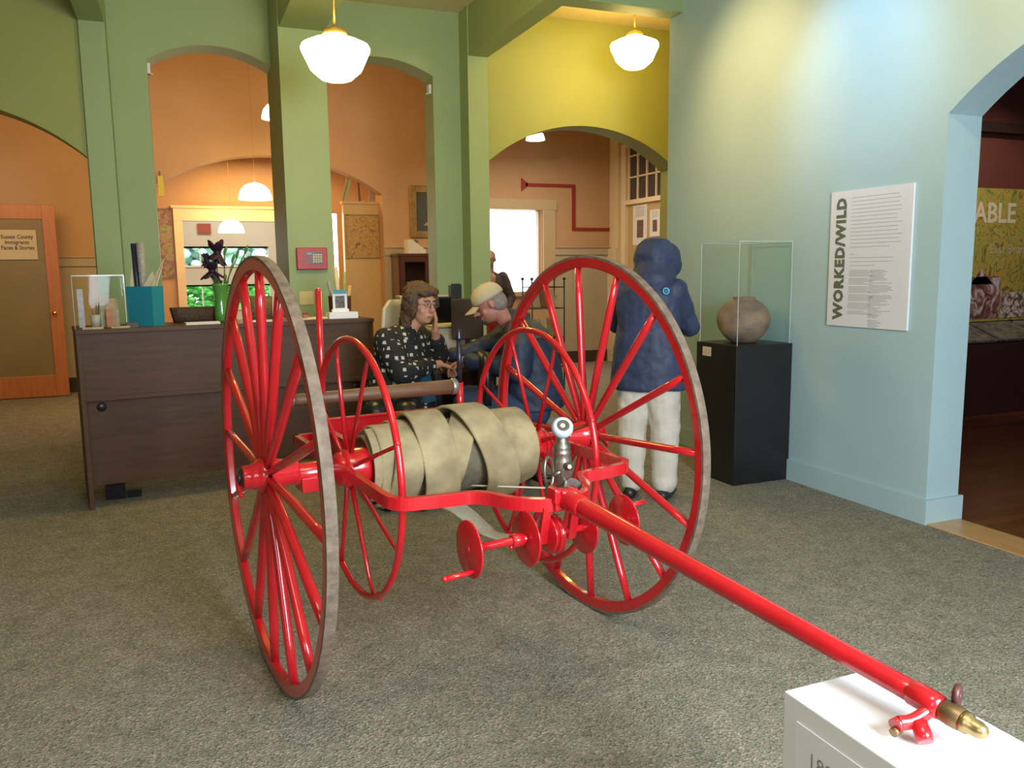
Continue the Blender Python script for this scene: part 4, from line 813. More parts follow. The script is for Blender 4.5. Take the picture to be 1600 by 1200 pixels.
# red painted horn line on the wall
hn = MB(); hn.box((5.16, 11.975, 2.795), (6.02, 11.998, 2.845)).box((5.965, 11.975, 2.125), (6.02, 11.998, 2.795)).box((6.02, 11.975, 2.125), (6.70, 11.998, 2.172)).prism([(5.09, 2.72), (5.09, 2.92), (5.19, 2.845), (5.19, 2.795)], 11.975, 11.998, 'xz')
tag(hn.build('red_horn_line', mat('wall_red', (.30, .02, .015), .5)), 'flat dark red stepped line with a horn end on the far wall', 'wall ornament')
# notices on the ochre door
for (y1, y0, z0, z1, lab) in ((11.26, 10.85, 1.87, 2.47, 'tall pale notice with a dark figure on the ochre door'), (10.77, 10.50, 1.98, 2.37, 'smaller pale notice with a blue photo on the ochre door')):
    nt2 = MB().box((6.652, y0, z0), (6.6585, y1, z1)).build('notice', M_PAPER); tag(nt2, lab, 'notice')
    w_, h_ = y1-y0, z1-z0
    MB().box((6.650, y0+w_*.25, z0+h_*.18), (6.652, y1-w_*.3, z0+h_*.62)).build('picture', mat('notice_art', (.22, .10, .08), .6, noise=.5, nscale=30), nt2)
    b = MB()
    for i in range(5): b.box((6.6505, y0+w_*.2, z1-h_*.08-i*h_*.05), (6.652, y1-w_*.2, z1-h_*.06-i*h_*.05))
    b.build('lettering', MAT['text_grey'], nt2)
# brochure rack behind the seated man
rk = thing('magazine_rack', 'black wire magazine rack in the right back room', 'rack', (3.9, 8.9, 0)); b = MB()
for x in (0, .42):
    for y in (0, .28): b.tube([(x, y, 0), (x, y, 1.38)], .009, 8).ell((x, y, 1.40), (.02, .02, .02), 10, 8)
for z in (.35, .7, 1.05, 1.3): b.tube([(0, 0, z), (.42, 0, z), (.42, .28, z), (0, .28, z)], .006, 8, closed=True)
b.build('rack_frame', M_BLKPL, rk)
for i, z in enumerate((.36, .71, 1.06)):
    for j, x in enumerate((.05, .16, .27)):
        o = MB().box((0, -.005, 0), (.09, .02, .22)).build('magazine', mat('mag_%d' % (i*3+j), random.choice([(.3, .2, .15), (.45, .4, .35), (.2, .08, .05), (.35, .33, .25)]), .5)); o.location = (3.9+x, 8.97+.02*j, z+.006); o.rotation_euler = (-.3, 0, 0)
        tag(o, ('left', 'middle', 'right')[j]+' magazine on the '+('bottom', 'middle', 'top')[i]+' tier of the wire rack', 'magazine')

# ================================================================ SIDE GALLERY
mu = thing('mural_panel', 'large yellow green map mural with cream ABLE lettering in the side gallery', 'mural', (8.65, 6.198, 1.6))
MB().box((-1.0, -.02, -.69), (1.3, 0, .69)).build('mural_board', art('mural_map', [(.3, (.05, .07, .02)), (.40, (.26, .28, .05)), (.5, (.46, .30, .06)), (.53, (.10, .09, .03)), (.56, (.42, .33, .07)), (.7, (.22, .28, .06))], 2.6, .6, 3), mu)
text_mesh('ABLE', .285, 'lettering', mat('cream_letter', (.62, .55, .40), .6), mu, FX(-.955, -.022, .345), bold=.006, depth=.001, xs=.98)
text_mesh('East Branch', .14, 'lettering', mat('faint_letter', (.40, .38, .25), .6), mu, FX(-.70, -.022, .02), depth=.001)
MB().box((-.95, -.025, -.66), (-.50, -.02, -.22)).prism([(-.95, -.3), (-.8, -.14), (-.62, -.3)], -.025, -.02, 'xz').build('barn_photograph', art('photo_a', [(.35, (.07, .03, .03)), (.5, (.25, .10, .08)), (.65, (.5, .48, .5))], 6), mu)
MB().box((-.48, -.025, -.66), (-.12, -.02, -.39)).build('town_photograph', art('photo_b', [(.35, (.06, .05, .05)), (.5, (.35, .25, .2)), (.6, (.6, .55, .5))], 9), mu)
MB().box((-.1, -.025, -.66), (.6, -.02, -.1)).build('farm_photograph', art('photo_c', [(.35, (.10, .03, .02)), (.6, (.3, .15, .1))], 7), mu)
rr = thing('reading_rail', 'dark sloped reading rail with printed panels in the side gallery', 'display rail', (8.2, 5.75, 0))
MB().box((-1.3, 0, 0), (1.6, .42, .72)).build('rail_base', mat('dark_plum', (.035, .015, .012), .4), rr, bevel=.003)
for i, x in enumerate((-1.2, -.55, .1, .75)):
    MB().box((0, 0, 0), (.6, .40, .02)).build('rail_panel', art('rail_art_%d' % i, [(.3, (.05, .05, .04)), (.5, (.14, .13, .10)), (.7, (.28, .26, .22))], 7), rr, M=Matrix.Translation((x, 0, .74)) @ Matrix.Rotation(.38, 4, 'X'))
struct(MB().box((4.3, 6.10, 2.84), (9.98, 6.198, 2.94)).build('trim_13', mat('dark_rail', (.03, .015, .012), .5)), 'dark picture rail in the side gallery')

# ================================================================ TABLE WITH COMPUTERS
tbl = thing('work_table', 'low dark work table where the two seated people rest their arms', 'table', (1.62, 5.40, 0))
MB().box((0, 0, .80), (.66, 1.22, .835)).build('table_top', M_DWOOD, tbl, bevel=.003)
for x in (.02, .59):
    for y in (.03, 1.14): MB().box((x, y, 0), (x+.05, y+.05, .80)).build('leg', M_BLKPL, tbl)
MB().box((.10, .90, .02), (.55, .93, .80)).build('modesty_panel', M_RWOOD, tbl); MB().box((.38, .30, .30), (.58, .80, .80)).build('drawer_unit', M_RWOOD, tbl)
def monitor(x, y, z0, z1, w, rz, label, m, back=False):
    t = thing('computer_monitor', label, 'monitor', (x, y, .8355), rz)
    MB().box((-w/2, -.02, z0), (w/2, .02, z1)).build('screen_housing', m, t, bevel=.008)
    if not back: MB().box((-w/2+.015, -.0215, z0+.015), (w/2-.015, -.0195, z1-.015)).build('screen', mat('dark_screen', (.008, .008, .010), .12), t)
    MB().box((-.02, .0, .01), (.02, .03, z0+.02)).build('stand_neck', M_BLKPL, t); MB().box((-.09, -.06, 0), (.09, .07, .012)).build('stand_foot', M_BLKPL, t, bevel=.003)
    return t
monitor(1.965, 6.32, .25, .465, .34, .05, 'black computer monitor behind the seated woman\'s shoulder', M_BLKPL)
monitor(2.035, 5.86, .155, .462, .24, -.45, 'brownish flat monitor between the woman and the man in the cap', mat('brown_black', (.05, .032, .025), .45), True)
spk = MB().box((-.045, -.05, 0), (.045, .05, .565)).build('desk_speaker', M_BLKPL, bevel=.012); spk.location = (2.14, 6.46, .8355); tag(spk, 'tall black speaker standing behind the monitors', 'speaker')
prn = MB().box((-.15, -.12, 0), (.15, .12, .235)).box((-.14, -.10, .235), (.14, .08, .245)).build('printer', mat('warm_white', (.55, .50, .40), .5), bevel=.006); prn.location = (1.94, 6.10, .8355); tag(prn, 'off-white printer on the table under the black monitor', 'printer')
ppr = MB().box((-.13, -.09, 0), (.14, .09, .012)).box((-.05, -.08, .012), (.15, .09, .02)).build('paper_stack', mat('yellowish_paper', (.66, .55, .30), .7)); ppr.location = (1.93, 6.06, 1.082); tag(ppr, 'yellowish papers lying on top of the printer', 'papers')
shb = MB().box((-.20, -.07, 0), (.20, .07, .455)).box((-.205, -.075, .455), (.205, .075, .475)).build('file_cabinet', mat('putty', (.50, .44, .34), .5), bevel=.003); shb.location = (1.88, 6.50, .8355) ; shb.location.y = 6.53; tag(shb, 'putty coloured file box behind the black monitor', 'box')
rdf = MB().box((-.05, -.03, 0), (.05, .03, .30)).build('red_folder', mat('folder_red', (.48, .03, .02), .5)); rdf.location = (2.16, 5.62, .8355); tag(rdf, 'bright red folder standing beside the brownish monitor', 'folder')
npd = MB().box((-.10, -.08, 0), (.10, .08, .006)).build('note_sheet', M_PAPER); npd.location = (2.0, 5.48, .8355); npd.rotation_euler = (0, 0, .4); tag(npd, 'white sheet on the table before the man in the cap', 'papers')
def office_chair(label, loc, rz, m, z=.50, backh=.62, w=.24):
    t = thing('office_chair', label, 'chair', loc, rz)   # faces local -y
    MB().box((-w, -.24, z-.05), (w, .24, z)).build('seat', m, t, bevel=.03, seg=4)
    pts = [(x, .26+.05*(1-(x/w)**2)) for x in [w*(-1+2*i/12) for i in range(13)]]
    b = MB(); vs = []
    for z_, s_ in ((z+.12, .8), (z+.2, 1), (z+backh*.75, 1), (z+backh*.93, .86), (z+backh, .5)):
        for x, y in pts: vs.append((x*s_, y, z_))
        for x, y in pts[::-1]: vs.append((x*s_, y+.045, z_))
    q = 26; b.add(vs, [(j*q+i, j*q+(i+1) % q, (j+1)*q+(i+1) % q, (j+1)*q+i) for j in range(4) for i in range(q)]+[tuple(range(q))[::-1], tuple(range(4*q, 5*q))], 0, True)
    b.build('backrest', m, t); MB().box((-.03, .25, z-.05), (.03, .34, z+.3)).build('back_support', M_BLKPL, t)
    MB().tube([(0, 0, .08), (0, 0, z-.05)], .028, 12).build('gas_column', M_BLKPL, t)
    for k in range(5): a_ = k*2*PI/5; l_ = MB().tube([(0, 0, .10), (.28*math.cos(a_), .28*math.sin(a_), .06)], [.022, .016], 8).build('base_leg', M_BLKPL, t); MB().ell((.28*math.cos(a_), .28*math.sin(a_), .028), (.026, .026, .028), 10, 8).build('castor', M_BLKPL, l_)
    return t

# ================================================================ PEOPLE
def basis(f):
    f = Vector(f).normalized(); r = f.cross(Vector((0, 0, 1))).normalized(); u = r.cross(f); return f, r, u
def head_parts(c, f, s=1.0, nose=1.0, beard=0):
    """caps and ellipsoids of one head; c = centre of skull, f = facing"""
    f, r, u = basis(f); c = Vector(c); Mx = Matrix((r, f, u)).transposed()
    P = lambda x, y, z: c + (r*x+f*y+u*z)*s
    el = [(P(0, -.012, .025), (.074*s, .094*s, .088*s), Mx), (P(0, .022, -.045), (.058*s, .062*s, .070*s), Mx), (P(0, .052, -.085), (.028*s, .026*s, .022*s), Mx),
          (P(.034, .052, -.030), (.024*s, .022*s, .022*s), Mx), (P(-.034, .052, -.030), (.024*s, .022*s, .022*s), Mx), (P(0, .074, .036), (.045*s, .014*s, .012*s), Mx),
          (P(.077, -.008, -.005), (.010*s, .020*s, .030*s), Mx), (P(-.077, -.008, -.005), (.010*s, .020*s, .030*s), Mx),
          (P(0, .079, -.055), (.024*s, .012*s, .007*s), Mx), (P(0, .076, -.069), (.020*s, .012*s, .008*s), Mx)]
    cp_ = [(P(0, .083, .018), P(0, .104*nose, -.022), .008*s, .0125*s), (P(.008, .092, -.026), P(-.008, .092, -.026), .011*s, .011*s)]
    return cp_, el, P, Mx
def face_bits(P, Mx, body, s=1.0, lips=(.42, .13, .10)):
    for sx in (-1, 1):
        e = MB().ell(P(sx*.030, .079, .012), (.013*s, .008*s, .0075*s), 12, 8, M=Mx).build('eye', mat('eye_white', (.60, .55, .50), .3), body)
        MB().ell(P(sx*.030, .0865, .012), (.0058*s, .003*s, .0058*s), 10, 6, M=Mx).build('iris', mat('dark_iris', (.03, .02, .015), .2), e)
        MB().tube([P(sx*.014, .088, .031), P(sx*.030, .090, .036), P(sx*.048, .080, .030)], .0035*s, 6).build('eyebrow', mat('brow', (.10, .06, .04), .8), body)
    MB().tube([P(-.022, .0865, -.062), P(-.008, .092, -.0605), P(.008, .092, -.0605), P(.022, .0865, -.062)], .0042*s, 8).build('lips', mat('lips', lips, .5), body)

# ---- visitor in the hooded coat, seen from behind
per = thing('person', 'standing person in navy hooded coat and pale trousers, seen from behind', 'person')
c0 = Vector((2.80, 4.53, 0)); f, r, u = basis((.70, .71, 0)); hf = Vector((.93, .36, -.16)).normalized()
Q = lambda x, y, z: c0 + r*x + f*y + Vector((0, 0, z))
hc, he, P, Mx = head_parts(Q(.03, .05, 1.535), hf, 1.0)
le, re_ = Q(-.235, .12, 1.14), Q(.238, .14, 1.12); lh, rh = Q(-.12, .33, 1.19), Q(.13, .34, 1.20)
caps = hc + [(Q(0, 0, 1.05), Q(0, 0, 1.32), .125, .13), (Q(0, .02, 1.36), P(0, 0, -.03), .052, .05)]
caps += capchain([Q(-.17, 0, 1.36), le, lh], [.055, .042, .028])+capchain([Q(.17, 0, 1.36), re_, rh], [.055, .042, .028])
caps += capchain([Q(-.09, 0, .88), Q(-.10, .01, .50), Q(-.10, -.01, .09)], [.095, .062, .042])+capchain([Q(.09, 0, .88), Q(.10, .02, .50), Q(.10, 0, .09)], [.095, .062, .042])
caps += [(Q(0, 0, .92), Q(0, 0, 1.05), .13, .125)]+[(Q(sx*.10, 0, .05), Q(sx*.11, .14, .03), .035, .025) for sx in (-1, 1)]
caps += hand(lh, Q(.06, .42, 1.24)-lh, r, -1, .6)+hand(rh, Q(-.04, .43, 1.25)-rh, -r, 1, .6)
body = blob('body', caps, he, M_SKIN, per, .006, 4)
face_bits(P, Mx, body)
def rings(rs, n=28, mi=0):
    """loft of ellipses: (centre, half width along r, half depth along f)"""
    b = MB(); vs = []
    for c_, a_, d_ in rs:
        for k in range(n): th = 2*PI*k/n; vs.append(Vector(c_)+r*a_*math.cos(th)+f*d_*math.sin(th))
    m_ = len(rs); b.add(vs, [(i*n+k, i*n+(k+1) % n, (i+1)*n+(k+1) % n, (i+1)*n+k) for i in range(m_-1) for k in range(n)]+[tuple(range(n))[::-1], tuple(range((m_-1)*n, m_*n))], 0, True); return b
def merge_blob(name, b, caps, ells, m, parent, vox, smooth=5, disp=0, dscale=.09):
    for c_ in caps:
        p0, p1, ra, rb_ = c_[:4]; p0, p1 = Vector(p0), Vector(p1)
        b.tube([p0, p1], [ra, rb_], 14); b.ell(p0, (ra,)*3, 12, 8); b.ell(p1, (rb_,)*3, 12, 8)
    for e in ells: b.ell(e[0], e[1], 18, 12, M=(e[2] if len(e) > 2 else None))
    o = b.build(name, m, parent); rr_ = o.modifiers.new('r', 'REMESH'); rr_.mode = 'VOXEL'; rr_.voxel_size = vox
    s_ = o.modifiers.new('s', 'SMOOTH'); s_.iterations = smooth; s_.factor = .5
    if disp:
        tx = bpy.data.textures.new(name+'_folds', 'CLOUDS'); tx.noise_scale = dscale; d = o.modifiers.new('d', 'DISPLACE'); d.texture = tx; d.strength = disp
    return bake(o)
coat = rings([(Q(0, 0, .735), .245, .165), (Q(0, 0, .76), .250, .17), (Q(0, 0, .95), .235, .165), (Q(0, 0, 1.12), .205, .150), (Q(0, 0, 1.28), .215, .150), (Q(0, -.005, 1.38), .205, .130), (Q(0, 0, 1.43), .13, .10), (Q(.01, .02, 1.47), .075, .08)])
merge_blob('coat', coat, capchain([Q(-.165, 0, 1.36), le, lh], [.082, .064, .045])+capchain([Q(.165, 0, 1.36), re_, rh], [.082, .062, .045]), [], M_NAVY, per, .009, 6, .022)
# hood: deep shell, peak towards the face
hfv, hr, hu = basis(hf); H = lambda x, y, z: Vector(Q(.03, .05, 1.535)) + hr*x+hfv*y+hu*z
hMx = Matrix((hr, hfv, hu)).transposed()
hood = MB()
merge_blob('hood', hood, [(H(0, -.02, .0), Q(.02, .0, 1.42), .118, .150), (H(0, -.02, .03), H(0, .05, .03), .132, .128), (H(0, .05, .03), H(0, .135, .010), .126, .088), (H(0, .06, -.07), H(0, .0, -.10), .105, .11)], [(H(0, -.03, .04), (.128, .125, .130), hMx), (H(0, -.03, -.08), (.115, .11, .08), hMx)], M_NAVY, per, .009, 9, .02)
trs = MB()
merge_blob('trousers', trs, capchain([Q(-.085, 0, .86), Q(-.105, .015, .50), Q(-.105, .0, .125)], [.125, .098, .082])+capchain([Q(.085, 0, .86), Q(.105, .025, .50), Q(.110, .01, .125)], [.125, .098, .082]), [], M_KHAKI, per, .009, 5, .020)
for sx in (-1, 1):
    yo = 0 if sx < 0 else .01
    sh_ = merge_blob('shoe', MB(), [(Q(sx*.108, -.05+yo, .045), Q(sx*.115, .06+yo, .045), .046, .044), (Q(sx*.115, .06+yo, .040), Q(sx*.125, .17+yo, .034), .043, .034)], [], M_SHOE, per, .007, 3)
bdg = MB().tube([Q(.135+.017*math.cos(t_), -.136, 1.365+.017*math.sin(t_)) for t_ in [2*PI*k/20 for k in range(20)]], .006, 8, closed=True).ell(Q(.135, -.134, 1.365), (.007, .007, .007)).build('round_emblem', mat('sky_blue', (.10, .38, .60), .5), per)

# ---- seated woman, cheek on her hand
wo = thing('person', 'seated woman in black and white patterned jacket resting her cheek on her hand', 'person')
c0 = Vector((1.385, 5.40, 0)); f, r, u = basis((.62, -.78, 0))
Q = lambda x, y, z: c0 + r*x + f*y + Vector((0, 0, z))
hf = Vector((.42, -.89, -.10)); hcen = Vector((1.515, 5.28, 1.285)); S_ = 1.12
hc, he, P, Mx = head_parts(hcen, hf, S_)
lhw = P(-.075, .045, -.155); lel = Vector((1.665, 5.43, .93)); rel = Vector((1.33, 5.13, .86)); rhw = Vector((1.625, 5.27, .885))
caps = hc+[(Q(0, 0, .66), Q(0, .03, 1.0), .15, .14), (Q(.0, .05, 1.08), P(0, -.01, -.06), .055, .052)]
caps += capchain([Q(-.17, .03, 1.06), lel, lhw], [.055, .045, .028])+capchain([Q(.17, .03, 1.06), rel, rhw], [.055, .045, .028])
caps += capchain([Q(-.09, .0, .60), Vector((1.33, 5.04, .60)), Vector((1.34, 5.02, .10))], [.10, .07, .045])+capchain([Q(.09, .0, .60), Vector((1.15, 5.12, .60)), Vector((1.14, 5.10, .10))], [.10, .07, .045])
caps += hand(lhw, P(-.070, .050, -.02)-lhw, hcen-lhw, -1, .25, 1.05)+hand(rhw, Vector((1.72, 5.30, .845))-rhw, Vector((0, 0, -1)), 1, .55, 1.05)
bw = blob('body', caps, he, M_SKIN, wo, .006, 4); face_bits(P, Mx, bw, S_)
def check_mat():
    m = bpy.data.materials.new('black_white_print'); m.use_nodes = True; nt = m.node_tree; b = nt.nodes['Principled BSDF']; b.inputs['Roughness'].default_value = .8
    tc = nt.nodes.new('ShaderNodeTexCoord'); v = nt.nodes.new('ShaderNodeTexVoronoi'); v.inputs['Scale'].default_value = 22; v.inputs['Randomness'].default_value = .55; v.distance = 'CHEBYCHEV'
    nt.links.new(tc.outputs['Object'], v.inputs['Vector']); r_ = nt.nodes.new('ShaderNodeValToRGB'); r_.color_ramp.interpolation = 'CONSTANT'
    r_.color_ramp.elements[0].color = (.55, .52, .44, 1); r_.color_ramp.elements[1].position = .23; r_.color_ramp.elements[1].color = (.012, .012, .012, 1)
    nt.links.new(v.outputs['Distance'], r_.inputs[0]); nt.links.new(r_.outputs[0], b.inputs['Base Color']); return m
jk = rings([(Q(0, 0, .56), .27, .23), (Q(0, 0, .62), .275, .235), (Q(0, .0, .80), .235, .20), (Q(0, .02, .96), .215, .175), (Q(0, .03, 1.06), .205, .14), (Q(0, .04, 1.12), .12, .10), (Q(0, .05, 1.15), .075, .075)])
mid_ = lel.lerp(lhw, .55)
merge_blob('jacket', jk, capchain([Q(-.165, .03, 1.05), lel, mid_], [.095, .080, .060])+capchain([Q(.165, .03, 1.05), rel, rel.lerp(rhw, .72)], [.095, .080, .055]), [], check_mat(), wo, .009, 6, .02)
MB().add([Q(-.05, .125, 1.06), Q(.04, .125, 1.06), Q(.05, .225, .64), Q(-.06, .225, .64), Q(-.05, .155, 1.06), Q(.04, .155, 1.06), Q(.05, .250, .64), Q(-.06, .250, .64)], [(0, 1, 2, 3), (7, 6, 5, 4), (0, 4, 5, 1), (3, 2, 6, 7), (0, 3, 7, 4), (1, 5, 6, 2)]).build('blouse', mat('teal_blouse', (.02, .09, .16), .7), wo)
merge_blob('trousers', MB(), capchain([Q(-.09, .0, .60), Vector((1.33, 5.04, .60)), Vector((1.34, 5.02, .12))], [.125, .095, .075])+capchain([Q(.09, .0, .60), Vector((1.15, 5.12, .60)), Vector((1.14, 5.10, .12))], [.125, .095, .075]), [], M_BLACK, wo, .010, 4)
for px_, py_ in ((1.34, 5.02), (1.14, 5.10)): merge_blob('shoe', MB(), [(Vector((px_, py_, .045)), Vector((px_+.03, py_-.14, .035)), .045, .034)], [], M_SHOE, wo, .008, 3)
hfv, hr, hu = basis(hf); hMx = Matrix((hr, hfv, hu)).transposed()
hair = [(P(0, -.030, .055), (.094*S_, .100*S_, .082*S_), hMx), (P(-.06, .0, .02), (.040*S_, .070*S_, .09*S_), hMx), (P(.072, -.02, .0), (.036*S_, .062*S_, .10*S_), hMx), (P(0, -.075, -.03), (.085*S_, .055*S_, .10*S_), hMx), (P(.03, -.07, -.11), (.07*S_, .05*S_, .075*S_), hMx), (P(.075, -.05, -.09), (.035, .05, .08), hMx), (P(.02, .062, .075), (.055*S_, .028*S_, .024*S_), hMx), (P(-.04, .050, .078), (.035*S_, .035*S_, .026*S_), hMx)]
merge_blob('hair', MB(), [], hair, M_HAIR, wo, .006, 3, .022, .025)
gl = MB()
for sx in (-1, 1): gl.tube([P(sx*.031+.021*math.cos(t_), .1-.004*abs(math.cos(t_)), .010+.015*math.sin(t_)) for t_ in [2*PI*k/20 for k in range(20)]], .0018, 6, closed=True).tube([P(sx*.052, .097, .014), P(sx*.078, .02, .010)], .0016, 6)
gl.tube([P(-.010, .1, .014), P(.010, .1, .014)], .0016, 6); gl.build('spectacles', mat('thin_frame', (.30, .18, .12), .3, .6), wo)
office_chair('cream backed office chair under the seated woman', (1.52, 5.34, 0), .25, mat('cream_vinyl', (.62, .52, .34), .5), .48, .83, .145)

# ---- seated man in tan cap, in profile
ma = thing('person', 'seated man in tan cap and navy jacket bending over the table', 'person')
c0 = Vector((2.16, 5.08, 0)); f, r, u = basis((-.93, .38, 0))
Q = lambda x, y, z: c0 + r*x + f*y + Vector((0, 0, z))
hf = Vector((-.86, .22, -.50)); hcen = Vector((1.915, 5.08, 1.288)); S_ = 1.06
hc, he, P, Mx = head_parts(hcen, hf, S_, 1.06)
# r points to the far side (his right); the near arm is his left
nel, nhw = Vector((2.03, 4.86, .86)), Vector((1.80, 5.25, .905)); fel, fhw = Vector((1.98, 5.40, .95)), Vector((1.76, 5.45, .915))
ns, fs_2 = Q(-.19, .03, 1.10), Q(.19, .03, 1.10)
caps = hc+[(Q(0, -.06, .66), Q(0, .0, 1.0), .155, .15), (Q(0, .05, 1.10), P(0, -.02, -.05), .062, .058)]
caps += capchain([ns, nel, nhw], [.06, .048, .03])+capchain([fs_2, fel, fhw], [.06, .048, .03])
caps += capchain([Q(-.10, -.05, .58), Q(-.13, .38, .62), Q(-.12, .36, .10)], [.11, .075, .05])+capchain([Q(.10, -.05, .58), Q(.12, .38, .62), Q(.12, .30, .10)], [.11, .075, .05])
caps += hand(nhw, Vector((1.70, 5.30, .86))-nhw, Vector((0, 0, -1)), 1, .5, 1.08)+hand(fhw, Vector((1.64, 5.46, .86))-fhw, Vector((0, 0, -1)), -1, .5, 1.08)
bmn = blob('body', caps, he, M_SKINM, ma, .006, 4); face_bits(P, Mx, bmn, S_)
jk = rings([(Q(0, -.06, .58), .235, .21), (Q(0, -.06, .70), .24, .22), (Q(0, -.05, .86), .235, .205), (Q(0, -.03, 1.0), .225, .185), (Q(0, .0, 1.10), .195, .145), (Q(0, .03, 1.17), .11, .10)])
merge_blob('jacket', jk, capchain([ns, nel, nel.lerp(nhw, .9)], [.098, .082, .058])+capchain([fs_2, fel, fel.lerp(fhw, .9)], [.098, .082, .058]), [], M_NAVY2, ma, .009, 6, .025)
# grey yoke, collar and reflective piping
yk = rings([(Q(0, -.02, 1.06), .222, .172), (Q(0, -.01, 1.10), .205, .157), (Q(0, .01, 1.15), .15, .125), (Q(0, .04, 1.185), .088, .088)])
merge_blob('jacket_yoke', yk, [(ns, ns.lerp(nel, .30), .100, .096), (fs_2, fs_2.lerp(fel, .30), .100, .096)], [], M_CHAR, ma, .009, 5, .012)
cl_ = MB(); cpts = [Q(.085*math.sin(t_), .045-.085*math.cos(t_), 1.195-.02*math.cos(t_)) for t_ in [(-2.3+4.6*k/20) for k in range(21)]]; cl_.sweep(cpts, .016, .085); cl_.build('collar', M_CHAR, ma, bevel=.004)
pp = MB().tube([ns+Vector((-.085, -.035, -.075)), ns+Vector((-.02, -.075, -.085)), ns+Vector((.05, -.068, -.08))], .0045, 8).build('reflective_piping', mat('reflective', (.75, .78, .82), .3), ma)
pp = MB().tube([Q(-.12, -.205, 1.00), Q(-.03, -.222, .985), Q(.05, -.22, .985)], .0045, 8).build('reflective_piping', MAT['reflective'], ma)
merge_blob('jeans', MB(), capchain([Q(-.10, -.05, .58), Q(-.13, .38, .62), Q(-.12, .36, .12)], [.135, .10, .08])+capchain([Q(.10, -.05, .58), Q(.12, .38, .62), Q(.12, .30, .12)], [.135, .10, .08]), [], M_JEAN, ma, .010, 4)
for sx, yy_ in ((-1, .36), (1, .30)): merge_blob('shoe', MB(), [(Q(sx*.12, yy_-.03, .045), Q(sx*.12, yy_+.15, .035), .048, .036)], [], M_SHOE, ma, .008, 3)
merge_blob('hair', MB(), [], [(P(0, -.048, -.012), (.079*S_, .068*S_, .075*S_), Mx), (P(0, -.03, .02), (.082*S_, .080*S_, .05*S_), Mx)], M_GREY, ma, .006, 3, .006, .02)
merge_blob('moustache', MB(), [(P(-.022, .094, -.044), P(0, .099, -.038), .008, .011), (P(0, .099, -.038), P(.022, .094, -.044), .011, .008)], [(P(0, .070, -.095), (.026, .024, .018), Mx)], mat('dark_beard', (.09, .05, .03), .8, noise=.4, nscale=40), ma, .004, 2)
hfv, hr, hu = basis(hf)
cap_ = MB(); vs = []; n = 28; m_ = 9
for j in range(m_):
    ph = (PI/2)*j/(m_-1)
    for k in range(n): th = 2*PI*k/n; vs.append(P(.088*math.cos(th)*math.cos(ph)**.8, -.012+.108*math.sin(th)*math.cos(ph)**.8, .030+.095*math.sin(ph)))
cap_.add(vs, [(i*n+k, i*n+(k+1) % n, (i+1)*n+(k+1) % n, (i+1)*n+k) for i in range(m_-1) for k in range(n)], 0, True)
cc_ = cap_.build('cap', M_CAP, ma); sd = cc_.modifiers.new('s', 'SOLIDIFY'); sd.thickness = .004
bs = MB(); vs = []
for j in range(7):
    t_ = j/6
    for k in range(13):
        a_ = -1.15+2.3*k/12; vs.append(P(.082*math.sin(a_)*(1-.12*t_), .060+.030*math.cos(a_)+t_*(.075*math.cos(a_*.9)), .034-.020*t_-.018*(math.sin(a_)**2)))
bs.add(vs, [(j*13+k, j*13+k+1, (j+1)*13+k+1, (j+1)*13+k) for j in range(6) for k in range(12)], 0, True)
br_ = bs.build('cap_brim', M_CAP, ma); sd = br_.modifiers.new('s', 'SOLIDIFY'); sd.thickness = .005
MB().ell(P(.0, .094, .075), (.018, .006, .012), 12, 8, M=Mx).build('cap_badge', mat('badge_dark', (.06, .04, .04), .6), ma); MB().ell(P(0, -.012, .126), (.008, .008, .004)).build('cap_button', M_CAP, ma)
office_chair('black office chair under the man in the tan cap', (2.20, 5.06, 0), 1.19, M_BLACK, .47, .50, .25)

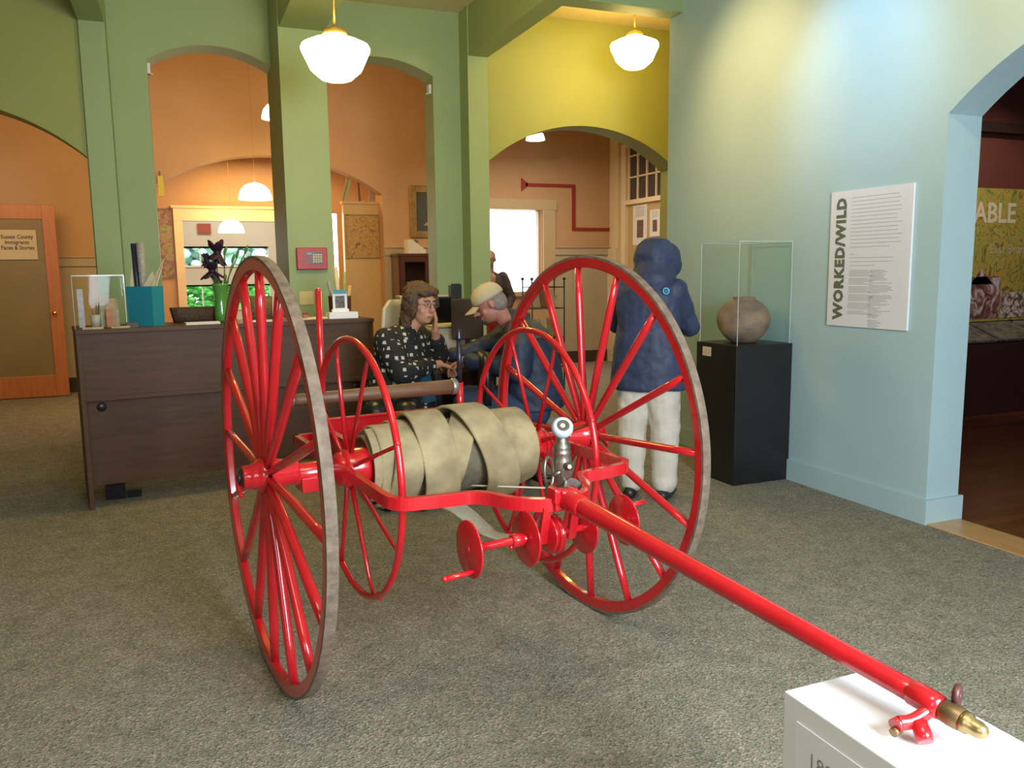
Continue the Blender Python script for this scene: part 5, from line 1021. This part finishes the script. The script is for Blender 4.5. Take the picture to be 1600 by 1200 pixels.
# ---- figure standing in front of the bright window
sl = thing('person', 'dark silhouetted person leaning before the bright curtained window', 'person')
c0 = Vector((4.17, 11.0, 0)); f, r, u = basis((-.35, -.93, 0))
Q = lambda x, y, z: c0 + r*x + f*y + Vector((0, 0, z))
hf = Vector((-.4, -.9, -.25)); hc, he, P, Mx = head_parts(Q(.0, .05, 1.66), hf, 1.05)
e1, h1, e2, h2 = Q(-.30, .02, 1.12), Q(-.22, .22, .92), Q(.30, .02, 1.12), Q(.22, .22, .92)
M_SKD = mat('shaded_skin', (.30, .15, .10), .6)  # backlit silhouette shade put into the darkened skin and sweater colours
caps = hc+[(Q(0, 0, .98), Q(0, 0, 1.36), .14, .15), (Q(0, .02, 1.42), P(0, 0, -.05), .06, .055)]+capchain([Q(-.19, 0, 1.42), e1, h1], [.06, .045, .03])+capchain([Q(.19, 0, 1.42), e2, h2], [.06, .045, .03])
caps += capchain([Q(-.10, 0, .92), Q(-.11, 0, .5), Q(-.11, -.01, .09)], [.1, .065, .045])+capchain([Q(.10, 0, .92), Q(.11, 0, .5), Q(.11, -.01, .09)], [.1, .065, .045])+hand(h1, Q(-.20, .28, .84)-h1, r, -1, .5)+hand(h2, Q(.20, .28, .84)-h2, -r, 1, .5)
bs_ = blob('body', caps, he, M_SKD, sl, .008, 4); face_bits(P, Mx, bs_, 1.05)
merge_blob('sweater', rings([(Q(0, 0, .90), .20, .14), (Q(0, 0, 1.1), .20, .145), (Q(0, 0, 1.32), .225, .145), (Q(0, 0, 1.44), .16, .11), (Q(0, .01, 1.49), .075, .075)]), capchain([Q(-.185, 0, 1.41), e1, h1], [.08, .066, .045])+capchain([Q(.185, 0, 1.41), e2, h2], [.08, .066, .045]), [], mat('silhouette_sweater', (.045, .03, .028), .8, noise=.3, nscale=10), sl, .010, 5, .015)
merge_blob('trousers', MB(), capchain([Q(-.09, 0, .90), Q(-.11, 0, .5), Q(-.11, 0, .10)], [.12, .09, .075])+capchain([Q(.09, 0, .90), Q(.11, 0, .5), Q(.11, 0, .10)], [.12, .09, .075]), [], M_BLACK, sl, .010, 4)
for sx in (-1, 1): merge_blob('shoe', MB(), [(Q(sx*.11, -.03, .045), Q(sx*.12, .14, .035), .045, .034)], [], M_SHOE, sl, .008, 3)
merge_blob('hair', MB(), [], [(P(0, -.03, .035), (.083, .095, .085), Mx), (P(0, -.06, -.02), (.075, .055, .07), Mx)], M_HAIR, sl, .007, 3)
